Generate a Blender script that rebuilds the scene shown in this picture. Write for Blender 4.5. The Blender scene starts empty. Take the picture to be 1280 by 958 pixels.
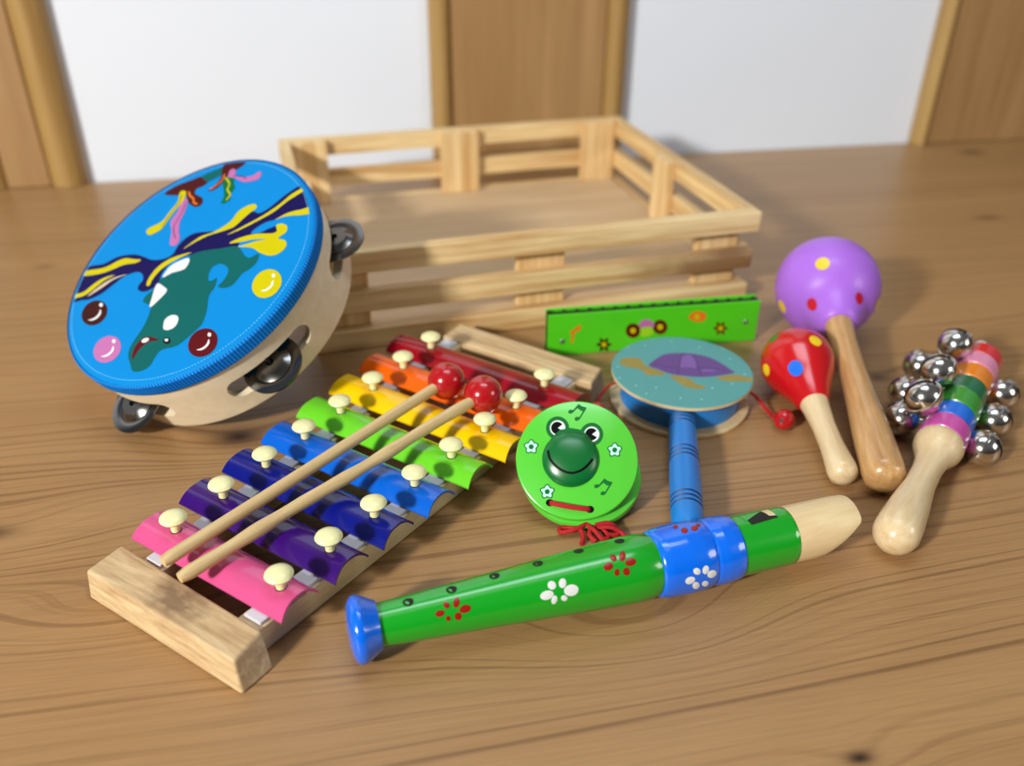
import bpy, bmesh, math, random
from math import sin, cos, pi, radians, sqrt
from mathutils import Vector, Matrix
from mathutils.geometry import tessellate_polygon

TAMB = [["navy",0,[[58.35,49.36],[60.79,44.67],[64.2,39.05],[67.42,34.04],[69.68,26.28],[60.95,20.91],[55.03,13.42],[44.55,7.98],[35.54,6.76],[27.75,6.38],[19.72,2.87],[16.4,-2.04],[17.81,-7.64],[17.07,-14.01],[13.01,-19.18],[2.51,-23.66],[-4.93,-27.29],[-8.3,-32.93],[-10.49,-39.72],[-14.12,-44.21],[-17.69,-44.26],[-20.75,-45.67],[-23.87,-51.5],[-26.29,-59.87],[-29.85,-67.08],[-32.32,-69.96],[-38.0,-67.19],[-51.5,-57.02],[-44.53,-55.16],[-37.97,-49.54],[-35.23,-45.25],[-29.15,-40.78],[-25.51,-34.7],[-25.43,-31.25],[-30.98,-33.65],[-33.39,-36.5],[-37.77,-40.87],[-40.72,-39.61],[-40.61,-36.2],[-28.22,-31.12],[-21.69,-25.28],[-23.97,-21.32],[-15.7,-17.07],[-8.47,-13.45],[-3.36,-9.5],[2.38,-6.06],[10.57,0.48],[12.54,5.64],[11.87,11.35],[8.61,17.55],[9.77,21.62],[13.53,25.18],[18.97,25.69],[21.36,22.87],[21.62,19.26],[26.1,16.37],[31.46,17.06],[37.26,22.58],[40.23,30.41],[43.18,38.22],[48.76,44.01],[52.95,45.86]]],["yellow",1,[[67.58,32.55],[69.05,29.18],[58.2,23.06],[52.32,15.6],[48.03,12.11],[41.37,10.6],[35.8,9.15],[37.53,12.04],[45.13,16.2],[50.79,22.01],[57.16,27.33]]],["yellow",1,[[60.11,46.69],[61.19,44.37],[57.08,41.04],[54.93,34.19],[51.44,28.37],[45.22,23.87],[49.44,29.94],[51.58,36.78],[54.39,43.08]]],["cream",1,[[51.48,42.77],[49.1,33.61],[43.98,25.72],[36.3,20.27],[42.93,26.56],[46.29,34.11]]],["yellow",1,[[16.12,20.99],[18.59,16.7],[19.02,8.64],[14.63,0.37],[3.95,-7.47],[10.57,0.48],[14.94,8.72],[15.15,16.21],[13.59,20.08],[14.26,21.2]]],["yellow",1,[[12.12,-6.97],[7.69,-17.86],[0.86,-23.89],[-4.33,-33.18],[-3.92,-40.73],[-7.08,-46.65],[-11.25,-48.86],[-14.49,-47.08],[-12.87,-42.75],[-11.47,-36.98],[-10.07,-31.22],[-5.52,-26.72],[2.65,-20.27],[8.26,-13.11]]],["yellow",1,[[-9.96,-25.15],[-16.35,-33.99],[-23.61,-44.59],[-28.14,-54.33],[-30.56,-62.69],[-34.8,-68.23],[-36.93,-66.87],[-31.83,-57.73],[-28.64,-48.43],[-22.2,-38.87],[-15.94,-30.85]]],["yellow",1,[[-33.8,-44.05],[-35.44,-46.81],[-38.52,-50.76],[-44.75,-54.93],[-51.02,-57.17],[-53.97,-53.82],[-43.87,-50.5],[-38.08,-47.64]]],["yellow",1,[[-16.33,-20.83],[-20.55,-26.38],[-28.99,-32.12],[-39.31,-35.77],[-41.15,-38.28],[-37.77,-40.87],[-39.73,-43.27],[-44.94,-43.17],[-47.77,-39.7],[-46.43,-36.35],[-46.26,-34.26],[-51.32,-34.78],[-55.14,-32.03],[-54.74,-26.91],[-49.99,-23.17],[-42.02,-22.6],[-34.11,-23.55],[-24.31,-20.99],[-28.17,-24.19],[-33.1,-28.02],[-38.55,-31.29],[-30.79,-28.58],[-24.16,-24.62]]],["sky",1,[[-41.54,-60.68],[-39.22,-64.97],[-44.54,-62.35],[-46.11,-61.02]]],["teal",0,[[8.44,30.27],[9.72,26.7],[8.56,22.64],[9.06,18.01],[9.44,13.45],[5.13,8.68],[-0.43,3.35],[2.17,-2.41],[2.5,-6.17],[-3.55,-11.05],[-13.22,-15.94],[-22.64,-20.87],[-27.98,-20.03],[-33.92,-17.69],[-38.26,-17.73],[-41.7,-22.06],[-44.9,-17.15],[-44.14,-11.93],[-41.7,-7.54],[-41.91,-0.59],[-38.94,3.28],[-33.28,4.62],[-33.36,-0.34],[-31.86,-5.49],[-27.47,-7.97],[-21.9,-7.77],[-18.83,-3.81],[-20.95,1.22],[-24.13,3.66],[-26.42,2.41],[-27.72,0.25],[-31.34,5.32],[-32.35,11.27],[-38.55,18.66],[-42.74,26.59],[-41.7,33.72],[-39.42,41.3],[-36.31,44.93],[-31.31,48.54],[-30.7,52.78],[-32.21,58.78],[-29.84,63.04],[-24.49,65.64],[-17.95,62.62],[-13.07,59.9],[-9.66,55.84],[-7.98,49.65],[-6.48,41.93],[-2.45,33.63],[0.63,30.53],[5.19,30.51]]],["white",1,[[9.02,13.3],[10.71,7.24],[8.74,2.09],[2.15,-3.6],[-1.12,3.11],[5.49,8.37]]],["white",1,[[0.11,31.47],[4.39,26.18],[9.3,17.8],[2.67,17.6],[-1.74,18.9],[-1.66,24.67]]],["white",1,[[-19.79,37.48],[-16.95,33.73],[-18.43,30.11],[-22.56,28.83],[-25.66,30.41],[-27.27,34.59],[-24.62,37.94],[-21.6,38.56]]],["maroon",1,[[-17.85,60.65],[-13.84,56.88],[-12.1,51.46],[-13.99,46.61],[-22.22,44.74],[-23.95,45.41],[-19.35,47.91],[-16.82,52.98],[-17.43,57.46]]],["white",2,[[-17.13,46.77],[-17.64,47.22],[-17.74,47.91],[-17.42,48.7],[-16.74,49.44],[-15.83,49.99],[-14.87,50.22],[-14.06,50.11],[-13.55,49.66],[-13.44,48.97],[-13.76,48.17],[-14.45,47.42],[-15.36,46.88],[-16.32,46.65]]],["black",1,[[-32.19,42.29],[-32.69,43.03],[-32.61,43.8],[-31.98,44.47],[-30.91,44.89],[-29.62,44.99],[-28.36,44.74],[-27.38,44.19],[-26.87,43.45],[-26.94,42.67],[-27.58,42.0],[-28.66,41.58],[-29.96,41.49],[-31.22,41.74]]],["white",2,[[-30.25,42.52],[-30.46,42.84],[-30.4,43.19],[-30.09,43.5],[-29.58,43.7],[-28.98,43.76],[-28.4,43.66],[-27.96,43.42],[-27.75,43.09],[-27.81,42.74],[-28.12,42.44],[-28.63,42.23],[-29.24,42.18],[-29.81,42.28]]],["brown",1,[[33.68,41.37],[30.76,42.29],[28.23,43.73],[26.3,45.57],[25.1,47.65],[24.74,49.81],[25.23,51.89],[26.53,53.72],[28.54,55.15],[31.12,56.08],[34.05,56.42],[37.11,56.15],[40.05,55.28],[42.64,53.87],[44.65,52.04],[45.92,49.92],[46.33,47.71],[45.84,45.58],[44.5,43.71],[42.41,42.26],[39.76,41.34],[36.77,41.04]]],["white",2,[[34.43,42.55],[33.93,43.23],[34.12,43.83],[34.92,44.13],[36.03,44.01],[37.03,43.52],[37.54,42.84],[37.35,42.23],[36.54,41.94],[35.43,42.06]]],["white",2,[[35.44,54.03],[32.7,51.68],[31.81,48.58],[33.37,45.38],[30.42,47.19],[29.94,50.2],[31.75,52.91]]],["pink",1,[[2.58,55.0],[-0.3,55.9],[-2.78,57.32],[-4.66,59.16],[-5.81,61.26],[-6.13,63.46],[-5.61,65.58],[-4.28,67.45],[-2.26,68.94],[0.31,69.93],[3.22,70.32],[6.25,70.09],[9.15,69.25],[11.69,67.86],[13.65,66.02],[14.87,63.89],[15.24,61.65],[14.72,59.47],[13.35,57.55],[11.25,56.04],[8.61,55.07],[5.63,54.71]]],["white",2,[[3.42,56.63],[2.96,57.27],[3.15,57.84],[3.9,58.14],[4.92,58.04],[5.84,57.59],[6.3,56.95],[6.11,56.37],[5.36,56.08],[4.33,56.18]]],["white",2,[[4.54,67.56],[1.97,65.29],[1.09,62.33],[2.48,59.31],[-0.22,60.98],[-0.61,63.84],[1.11,66.45]]],["maroon",1,[[-55.08,27.43],[-57.8,28.45],[-60.12,30.01],[-61.86,31.99],[-62.88,34.21],[-63.11,36.5],[-62.53,38.69],[-61.2,40.6],[-59.21,42.08],[-56.72,43.02],[-53.91,43.34],[-51.02,43.01],[-48.28,42.04],[-45.9,40.52],[-44.08,38.55],[-42.99,36.29],[-42.72,33.94],[-43.3,31.69],[-44.68,29.74],[-46.74,28.23],[-49.31,27.31],[-52.17,27.03]]],["white",2,[[-54.14,29.53],[-54.52,30.16],[-54.33,30.71],[-53.66,30.97],[-52.75,30.85],[-51.95,30.38],[-51.56,29.75],[-51.74,29.2],[-52.42,28.94],[-53.34,29.06]]],["white",2,[[-52.77,40.07],[-55.14,37.95],[-56.02,35.11],[-54.88,32.14],[-57.23,33.84],[-57.49,36.62],[-55.87,39.1]]],["yellow",1,[[-64.57,-16.03],[-67.3,-14.82],[-69.62,-13.06],[-71.35,-10.92],[-72.37,-8.54],[-72.58,-6.14],[-71.99,-3.88],[-70.63,-1.96],[-68.63,-0.51],[-66.12,0.35],[-63.3,0.53],[-60.4,0.04],[-57.64,-1.11],[-55.26,-2.83],[-53.44,-4.99],[-52.36,-7.4],[-52.1,-9.86],[-52.7,-12.18],[-54.09,-14.16],[-56.18,-15.62],[-58.76,-16.46],[-61.64,-16.59]]],["white",2,[[-63.61,-13.88],[-63.99,-13.21],[-63.8,-12.64],[-63.12,-12.4],[-62.2,-12.58],[-61.4,-13.1],[-61.02,-13.78],[-61.21,-14.35],[-61.89,-14.59],[-62.81,-14.41]]],["white",2,[[-62.17,-2.94],[-64.56,-5.03],[-65.47,-7.96],[-64.34,-11.12],[-66.69,-9.22],[-66.93,-6.3],[-65.29,-3.8]]],["maroon2",1,[[62.56,-34.51],[59.06,-42.2],[50.68,-49.64],[45.38,-54.16],[37.2,-52.22],[38.41,-47.77],[40.89,-45.41],[39.03,-41.88],[31.06,-41.04],[27.68,-38.85],[27.3,-35.78],[31.12,-33.8],[38.97,-35.41],[45.25,-39.2],[52.59,-36.51]]],["teal",1,[[45.38,-54.16],[40.43,-59.89],[34.99,-64.74],[33.25,-61.59],[32.09,-58.63],[35.5,-54.36],[38.24,-52.25]]],["maroon2",2,[[35.18,-64.36],[27.91,-68.71],[20.09,-72.04],[23.13,-66.92],[26.04,-60.36],[25.47,-52.39],[28.17,-47.55],[31.18,-46.65],[30.15,-49.39],[29.42,-56.12],[32.58,-60.96]]],["pink",2,[[24.22,-6.27],[31.13,-14.06],[38.45,-19.57],[39.85,-27.1],[44.23,-34.62],[40.32,-36.62],[34.57,-28.75],[31.72,-21.71],[25.97,-15.73],[21.41,-12.58],[19.16,-7.96]]],["yellow",3,[[50.38,-7.8],[50.36,-10.99],[45.27,-17.4],[45.94,-25.2],[46.62,-33.08],[51.28,-39.04],[49.55,-41.2],[46.31,-40.52],[43.38,-35.69],[42.71,-27.82],[41.39,-19.43],[40.57,-13.36],[43.26,-8.54],[46.1,-6.51]]],["pink",3,[[24.43,-59.19],[27.84,-63.95],[26.14,-66.07],[22.37,-64.68],[20.8,-61.86],[13.11,-62.77],[7.54,-65.66],[5.69,-69.4],[2.8,-68.94],[1.32,-65.04],[5.95,-61.31],[11.77,-59.61],[20.24,-60.39]]],["green",3,[[13.79,-42.29],[14.77,-45.95],[19.89,-50.81],[24.53,-54.28],[25.47,-58.89],[19.6,-59.77],[16.67,-56.58],[13.08,-54.42],[12.2,-49.9],[9.15,-46.07],[11.23,-42.6]]]]
TAMB_STROKE = [["yellow",0.5,[[26.53,-58.59],[19.62,-55.72],[17.23,-51.59],[12.0,-49.17],[11.5,-45.04]]],["orange",0.6,[[44.99,-41.73],[40.92,-39.36],[36.73,-38.52],[33.77,-36.2],[30.14,-36.18]]],["orange",0.5,[[29.36,-60.72],[27.25,-55.93],[28.56,-50.67],[30.34,-47.71]]],["maroon2",0.25,[[48.03,-38.37],[44.95,-31.97],[43.54,-22.75],[41.5,-14.16]]],["maroon2",0.25,[[40.19,-35.04],[36.52,-28.14],[33.48,-18.79],[29.65,-14.54],[23.97,-10.97]]],["maroon2",0.25,[[21.29,-61.4],[15.35,-63.1],[10.33,-62.28]]]]
CAST = [["frog_green",1,[[4.3,-15.39],[4.43,-13.86],[4.94,-12.43],[5.79,-11.18],[6.92,-10.2],[8.25,-9.55],[9.69,-9.28],[11.16,-9.41],[12.54,-9.93],[13.75,-10.8],[14.7,-11.97],[15.32,-13.35],[15.59,-14.86],[15.46,-16.38],[14.96,-17.83],[14.12,-19.09],[12.98,-20.08],[11.64,-20.74],[10.18,-21.01],[8.71,-20.87],[7.32,-20.35],[6.11,-19.47],[5.17,-18.29],[4.55,-16.9]]],["white",2,[[6.15,-15.3],[6.24,-14.28],[6.58,-13.31],[7.15,-12.47],[7.91,-11.81],[8.8,-11.38],[9.77,-11.2],[10.76,-11.28],[11.69,-11.63],[12.5,-12.22],[13.13,-13.0],[13.55,-13.93],[13.73,-14.94],[13.64,-15.97],[13.31,-16.94],[12.74,-17.78],[11.98,-18.45],[11.08,-18.89],[10.1,-19.07],[9.11,-18.98],[8.18,-18.63],[7.37,-18.03],[6.74,-17.25],[6.32,-16.31]]],["black",3,[[9.78,-15.13],[7.39,-13.74],[7.8,-13.09],[8.34,-12.57],[8.99,-12.2],[9.71,-12.01],[10.45,-12.01],[11.17,-12.19],[11.83,-12.55],[12.38,-13.07],[12.79,-13.71],[13.04,-14.43],[13.11,-15.2],[13.0,-15.97],[12.71,-16.68],[12.26,-17.3],[11.68,-17.78],[11.01,-18.11],[10.27,-18.25],[9.53,-18.2],[8.82,-17.97],[8.19,-17.56],[7.68,-17.0]]],["frog_green",1,[[-12.36,-12.97],[-12.21,-11.45],[-11.69,-10.02],[-10.83,-8.78],[-9.7,-7.8],[-8.36,-7.16],[-6.92,-6.9],[-5.47,-7.02],[-4.1,-7.54],[-2.92,-8.4],[-1.99,-9.56],[-1.38,-10.94],[-1.14,-12.43],[-1.28,-13.95],[-1.79,-15.39],[-2.65,-16.65],[-3.78,-17.63],[-5.13,-18.29],[-6.58,-18.55],[-8.04,-18.42],[-9.42,-17.9],[-10.61,-17.02],[-11.53,-15.85],[-12.13,-14.47]]],["white",2,[[-10.52,-12.88],[-10.42,-11.86],[-10.07,-10.9],[-9.49,-10.07],[-8.73,-9.41],[-7.84,-8.98],[-6.87,-8.8],[-5.89,-8.89],[-4.97,-9.23],[-4.17,-9.81],[-3.55,-10.59],[-3.14,-11.52],[-2.98,-12.52],[-3.08,-13.54],[-3.43,-14.5],[-4.0,-15.35],[-4.76,-16.01],[-5.66,-16.44],[-6.64,-16.62],[-7.62,-16.54],[-8.54,-16.19],[-9.34,-15.6],[-9.96,-14.81],[-10.36,-13.89]]],["black",3,[[-6.91,-12.71],[-9.27,-11.33],[-8.86,-10.69],[-8.31,-10.17],[-7.66,-9.8],[-6.94,-9.61],[-6.2,-9.6],[-5.49,-9.79],[-4.84,-10.14],[-4.3,-10.66],[-3.9,-11.29],[-3.66,-12.02],[-3.6,-12.78],[-3.72,-13.54],[-4.02,-14.25],[-4.47,-14.86],[-5.05,-15.35],[-5.73,-15.67],[-6.46,-15.81],[-7.19,-15.76],[-7.9,-15.53],[-8.52,-15.12],[-9.02,-14.57]]],["frog_green",1,[[13.32,-9.19],[8.89,-14.21],[3.53,-15.42],[-1.91,-14.71],[-6.67,-10.14],[-6.91,-2.23],[12.97,-1.27]]],["frog_green",1,[[19.03,-5.18],[19.4,-4.69],[19.62,-4.27],[19.64,-3.78],[19.56,-3.17],[19.61,-2.51],[19.93,-1.99],[20.49,-1.78],[21.13,-1.87],[21.69,-2.08],[22.16,-2.17],[22.6,-2.04],[23.15,-1.78],[23.77,-1.63],[24.35,-1.78],[24.73,-2.26],[24.84,-2.92],[24.83,-3.53],[24.89,-4.01],[25.16,-4.41],[25.57,-4.86],[25.91,-5.43],[25.95,-6.05],[25.62,-6.56],[25.05,-6.88],[24.48,-7.05],[24.05,-7.25],[23.76,-7.64],[23.48,-8.18],[23.06,-8.69],[22.5,-8.91],[21.92,-8.75],[21.45,-8.28],[21.11,-7.77],[20.79,-7.41],[20.35,-7.25],[19.76,-7.13],[19.16,-6.87],[18.77,-6.39],[18.75,-5.78]]],["mint",2,[[19.68,-5.15],[20.07,-4.77],[20.29,-4.45],[20.26,-4.07],[20.11,-3.54],[20.08,-2.94],[20.32,-2.49],[20.8,-2.34],[21.36,-2.5],[21.84,-2.77],[22.19,-2.88],[22.53,-2.74],[22.98,-2.43],[23.52,-2.21],[24.02,-2.31],[24.31,-2.74],[24.34,-3.34],[24.24,-3.88],[24.24,-4.26],[24.49,-4.55],[24.92,-4.9],[25.29,-5.36],[25.36,-5.88],[25.05,-6.3],[24.5,-6.51],[23.97,-6.58],[23.61,-6.7],[23.42,-7.03],[23.24,-7.55],[22.93,-8.05],[22.47,-8.28],[21.99,-8.1],[21.62,-7.63],[21.39,-7.12],[21.17,-6.81],[20.8,-6.72],[20.27,-6.71],[19.7,-6.55],[19.35,-6.17],[19.36,-5.65]]],["frog_green",3,[[21.07,-5.08],[21.16,-4.52],[21.48,-4.07],[21.96,-3.8],[22.51,-3.77],[23.02,-3.99],[23.38,-4.42],[23.53,-4.96],[23.44,-5.52],[23.12,-5.98],[22.64,-6.24],[22.09,-6.27],[21.58,-6.05],[21.22,-5.62]]],["frog_green",1,[[-21.3,-5.53],[-20.92,-5.04],[-20.69,-4.62],[-20.66,-4.14],[-20.72,-3.53],[-20.65,-2.87],[-20.32,-2.36],[-19.76,-2.15],[-19.13,-2.24],[-18.57,-2.45],[-18.12,-2.54],[-17.67,-2.41],[-17.13,-2.15],[-16.5,-1.99],[-15.93,-2.15],[-15.58,-2.63],[-15.48,-3.28],[-15.51,-3.89],[-15.47,-4.37],[-15.21,-4.77],[-14.82,-5.22],[-14.5,-5.78],[-14.47,-6.4],[-14.81,-6.91],[-15.39,-7.22],[-15.96,-7.39],[-16.39,-7.6],[-16.69,-7.98],[-16.99,-8.52],[-17.42,-9.02],[-17.97,-9.25],[-18.54,-9.08],[-18.99,-8.62],[-19.32,-8.11],[-19.62,-7.75],[-20.06,-7.59],[-20.64,-7.47],[-21.22,-7.21],[-21.59,-6.74],[-21.6,-6.13]]],["mint",2,[[-20.65,-5.5],[-20.25,-5.12],[-20.03,-4.81],[-20.05,-4.43],[-20.19,-3.9],[-20.2,-3.31],[-19.95,-2.85],[-19.46,-2.7],[-18.91,-2.86],[-18.45,-3.13],[-18.1,-3.25],[-17.76,-3.1],[-17.31,-2.79],[-16.77,-2.58],[-16.28,-2.67],[-16.01,-3.1],[-15.99,-3.7],[-16.11,-4.24],[-16.11,-4.62],[-15.88,-4.91],[-15.47,-5.25],[-15.11,-5.71],[-15.06,-6.23],[-15.38,-6.64],[-15.92,-6.85],[-16.45,-6.92],[-16.81,-7.04],[-17.01,-7.37],[-17.2,-7.89],[-17.53,-8.39],[-17.99,-8.61],[-18.46,-8.44],[-18.81,-7.97],[-19.02,-7.47],[-19.23,-7.16],[-19.59,-7.07],[-20.12,-7.05],[-20.68,-6.9],[-21.01,-6.52],[-20.98,-5.99]]],["frog_green",3,[[-19.28,-5.43],[-19.17,-4.88],[-18.84,-4.42],[-18.36,-4.16],[-17.81,-4.13],[-17.32,-4.35],[-16.97,-4.77],[-16.84,-5.31],[-16.95,-5.87],[-17.27,-6.32],[-17.76,-6.59],[-18.3,-6.62],[-18.8,-6.4],[-19.15,-5.97]]],["frog_green",1,[[10.32,16.5],[10.68,16.97],[10.91,17.38],[10.92,17.85],[10.85,18.44],[10.9,19.08],[11.22,19.58],[11.77,19.79],[12.4,19.7],[12.95,19.5],[13.41,19.41],[13.85,19.55],[14.38,19.8],[15.0,19.95],[15.57,19.8],[15.93,19.34],[16.04,18.7],[16.02,18.11],[16.08,17.64],[16.34,17.26],[16.74,16.82],[17.07,16.27],[17.11,15.67],[16.78,15.18],[16.22,14.87],[15.66,14.7],[15.24,14.5],[14.95,14.13],[14.67,13.61],[14.25,13.11],[13.7,12.89],[13.14,13.06],[12.68,13.5],[12.35,14.0],[12.03,14.34],[11.6,14.5],[11.02,14.61],[10.43,14.86],[10.06,15.32],[10.04,15.92]]],["mint",2,[[10.96,16.53],[11.35,16.9],[11.56,17.2],[11.53,17.57],[11.39,18.09],[11.36,18.66],[11.6,19.11],[12.08,19.25],[12.63,19.1],[13.09,18.84],[13.44,18.73],[13.77,18.87],[14.21,19.17],[14.74,19.38],[15.23,19.29],[15.52,18.87],[15.54,18.3],[15.44,17.77],[15.44,17.4],[15.68,17.12],[16.1,16.79],[16.46,16.34],[16.53,15.84],[16.22,15.43],[15.69,15.23],[15.16,15.16],[14.81,15.04],[14.62,14.72],[14.44,14.22],[14.13,13.73],[13.67,13.51],[13.2,13.68],[12.85,14.14],[12.62,14.62],[12.41,14.92],[12.05,15.01],[11.52,15.02],[10.97,15.17],[10.63,15.54],[10.64,16.05]]],["frog_green",3,[[12.32,16.6],[12.42,17.14],[12.73,17.58],[13.21,17.84],[13.75,17.87],[14.24,17.66],[14.6,17.25],[14.74,16.72],[14.65,16.18],[14.33,15.74],[13.86,15.48],[13.32,15.45],[12.82,15.66],[12.47,16.07]]],["frog_green",1,[[2.66,-24.18],[2.64,-23.74],[2.86,-23.3],[3.27,-22.94],[3.79,-22.75],[4.32,-22.75],[4.76,-22.95],[5.01,-23.3],[5.03,-23.74],[4.81,-24.19],[4.4,-24.54],[3.88,-24.73],[3.34,-24.73],[2.91,-24.53]]],["frog_green",1,[[-0.57,-20.68],[-0.59,-20.24],[-0.37,-19.8],[0.04,-19.45],[0.56,-19.25],[1.09,-19.25],[1.52,-19.45],[1.77,-19.8],[1.79,-20.24],[1.57,-20.68],[1.16,-21.03],[0.64,-21.23],[0.11,-21.23],[-0.32,-21.03]]],["frog_green",1,[[3.51,-23.51],[2.88,-23.22],[-0.41,-26.95],[0.24,-27.74]]],["frog_green",1,[[0.13,-19.94],[-0.5,-19.8],[-3.57,-25.47],[-2.94,-25.76]]],["frog_green",1,[[0.08,-27.75],[-1.51,-26.68],[-3.86,-26.13],[-3.0,-24.14],[-0.96,-24.53],[0.64,-25.76]]],["frog_green",1,[[-10.99,12.38],[-11.01,12.8],[-10.79,13.22],[-10.39,13.56],[-9.88,13.74],[-9.37,13.74],[-8.95,13.56],[-8.71,13.22],[-8.69,12.81],[-8.91,12.39],[-9.31,12.05],[-9.82,11.86],[-10.33,11.86],[-10.75,12.05]]],["frog_green",1,[[-14.09,15.68],[-14.11,16.1],[-13.89,16.52],[-13.49,16.85],[-12.98,17.04],[-12.47,17.04],[-12.05,16.85],[-11.81,16.52],[-11.8,16.11],[-12.02,15.69],[-12.42,15.35],[-12.93,15.17],[-13.44,15.17],[-13.86,15.35]]],["frog_green",1,[[-10.16,13.02],[-10.77,13.3],[-14.0,9.74],[-13.38,9.0]]],["frog_green",1,[[-13.41,16.39],[-14.02,16.51],[-17.05,11.14],[-16.44,10.86]]],["frog_green",1,[[-13.53,8.99],[-15.06,10.0],[-17.34,10.5],[-16.48,12.4],[-14.51,12.03],[-12.97,10.88]]]]
CAST_MOUTH = [[14.19,-2.95],[13.01,1.09],[11.06,3.74],[8.06,6.17],[4.95,7.58],[1.52,7.8],[-2.6,6.04],[-5.55,3.17],[-7.52,0.33]]
CAST_PTS = [[3.02,0.21],[-10.09,-0.42],[2.49,14.57],[12.08,21.94],[-6.95,24.17]]
DRUM = [["olive",1,[[-35.14,9.52],[-32.89,12.85],[-27.97,13.91],[-23.74,13.01],[-21.54,9.76],[-20.88,4.99],[-18.75,3.14],[-13.62,-0.89],[-9.53,-5.06],[-15.34,-6.63],[-20.86,-6.18],[-23.1,-1.61],[-25.6,1.14],[-30.18,2.38],[-34.19,4.76]]],["olive",1,[[-7.85,-6.32],[-1.49,-7.3],[3.5,-10.83],[5.44,-15.61],[10.48,-18.17],[8.63,-20.82],[3.63,-20.9],[-1.41,-18.37],[-4.39,-14.01],[-6.53,-9.92]]],["olive",1,[[18.14,-9.14],[22.87,-6.33],[28.74,-4.95],[33.14,-6.16],[38.05,-9.16],[37.06,-11.51],[29.92,-12.53],[23.53,-12.28]]],["turtle_purple",2,[[-18.56,4.66],[-13.81,11.83],[-8.17,17.8],[-2.07,19.7],[5.75,20.04],[13.2,18.19],[19.28,14.37],[24.7,7.7],[28.12,1.14],[29.99,-2.54],[23.05,-5.42],[15.22,-7.38],[7.71,-7.87],[0.46,-6.72],[-6.72,-5.02],[-12.63,-0.5]]],["turtle_light",3,[[-1.02,3.45],[1.1,12.1],[3.81,17.03],[8.24,17.51],[9.74,9.35],[9.26,2.69],[3.92,2.97]]],["turtle_light",3,[[10.77,-1.02],[12.99,0.88],[18.56,0.42],[18.96,-1.44],[13.43,-1.9]]]]
DRUM_STROKE = [["turtle_dark",0.45,[[-1.54,2.5],[-3.17,-4.95]]],["turtle_dark",0.45,[[-1.02,3.45],[1.25,13.07],[3.64,19.01]]],["turtle_dark",0.45,[[9.54,2.7],[10.1,10.32],[8.9,18.51]]],["turtle_dark",0.45,[[-15.53,6.04],[-9.21,3.69],[-1.11,2.88]]],["turtle_dark",0.45,[[9.54,2.7],[17.9,1.9],[25.97,-0.2]]],["turtle_dark",0.45,[[9.95,2.33],[10.16,-7.1]]]]
DRUM_SPECKS = [[-28.6,26.05],[-17.48,28.7],[-0.89,34.17],[14.79,27.25],[28.7,25.47],[20.05,34.55],[-37.07,-10.09],[-28.73,-17.95],[-17.6,-20.04],[-23.86,-26.52],[-5.68,-30.96],[5.75,-31.94],[13.81,-19.86],[25.67,-15.27],[35.41,-4.29],[-36.74,2.82],[11.78,38.59],[30.67,13.59]]
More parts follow.
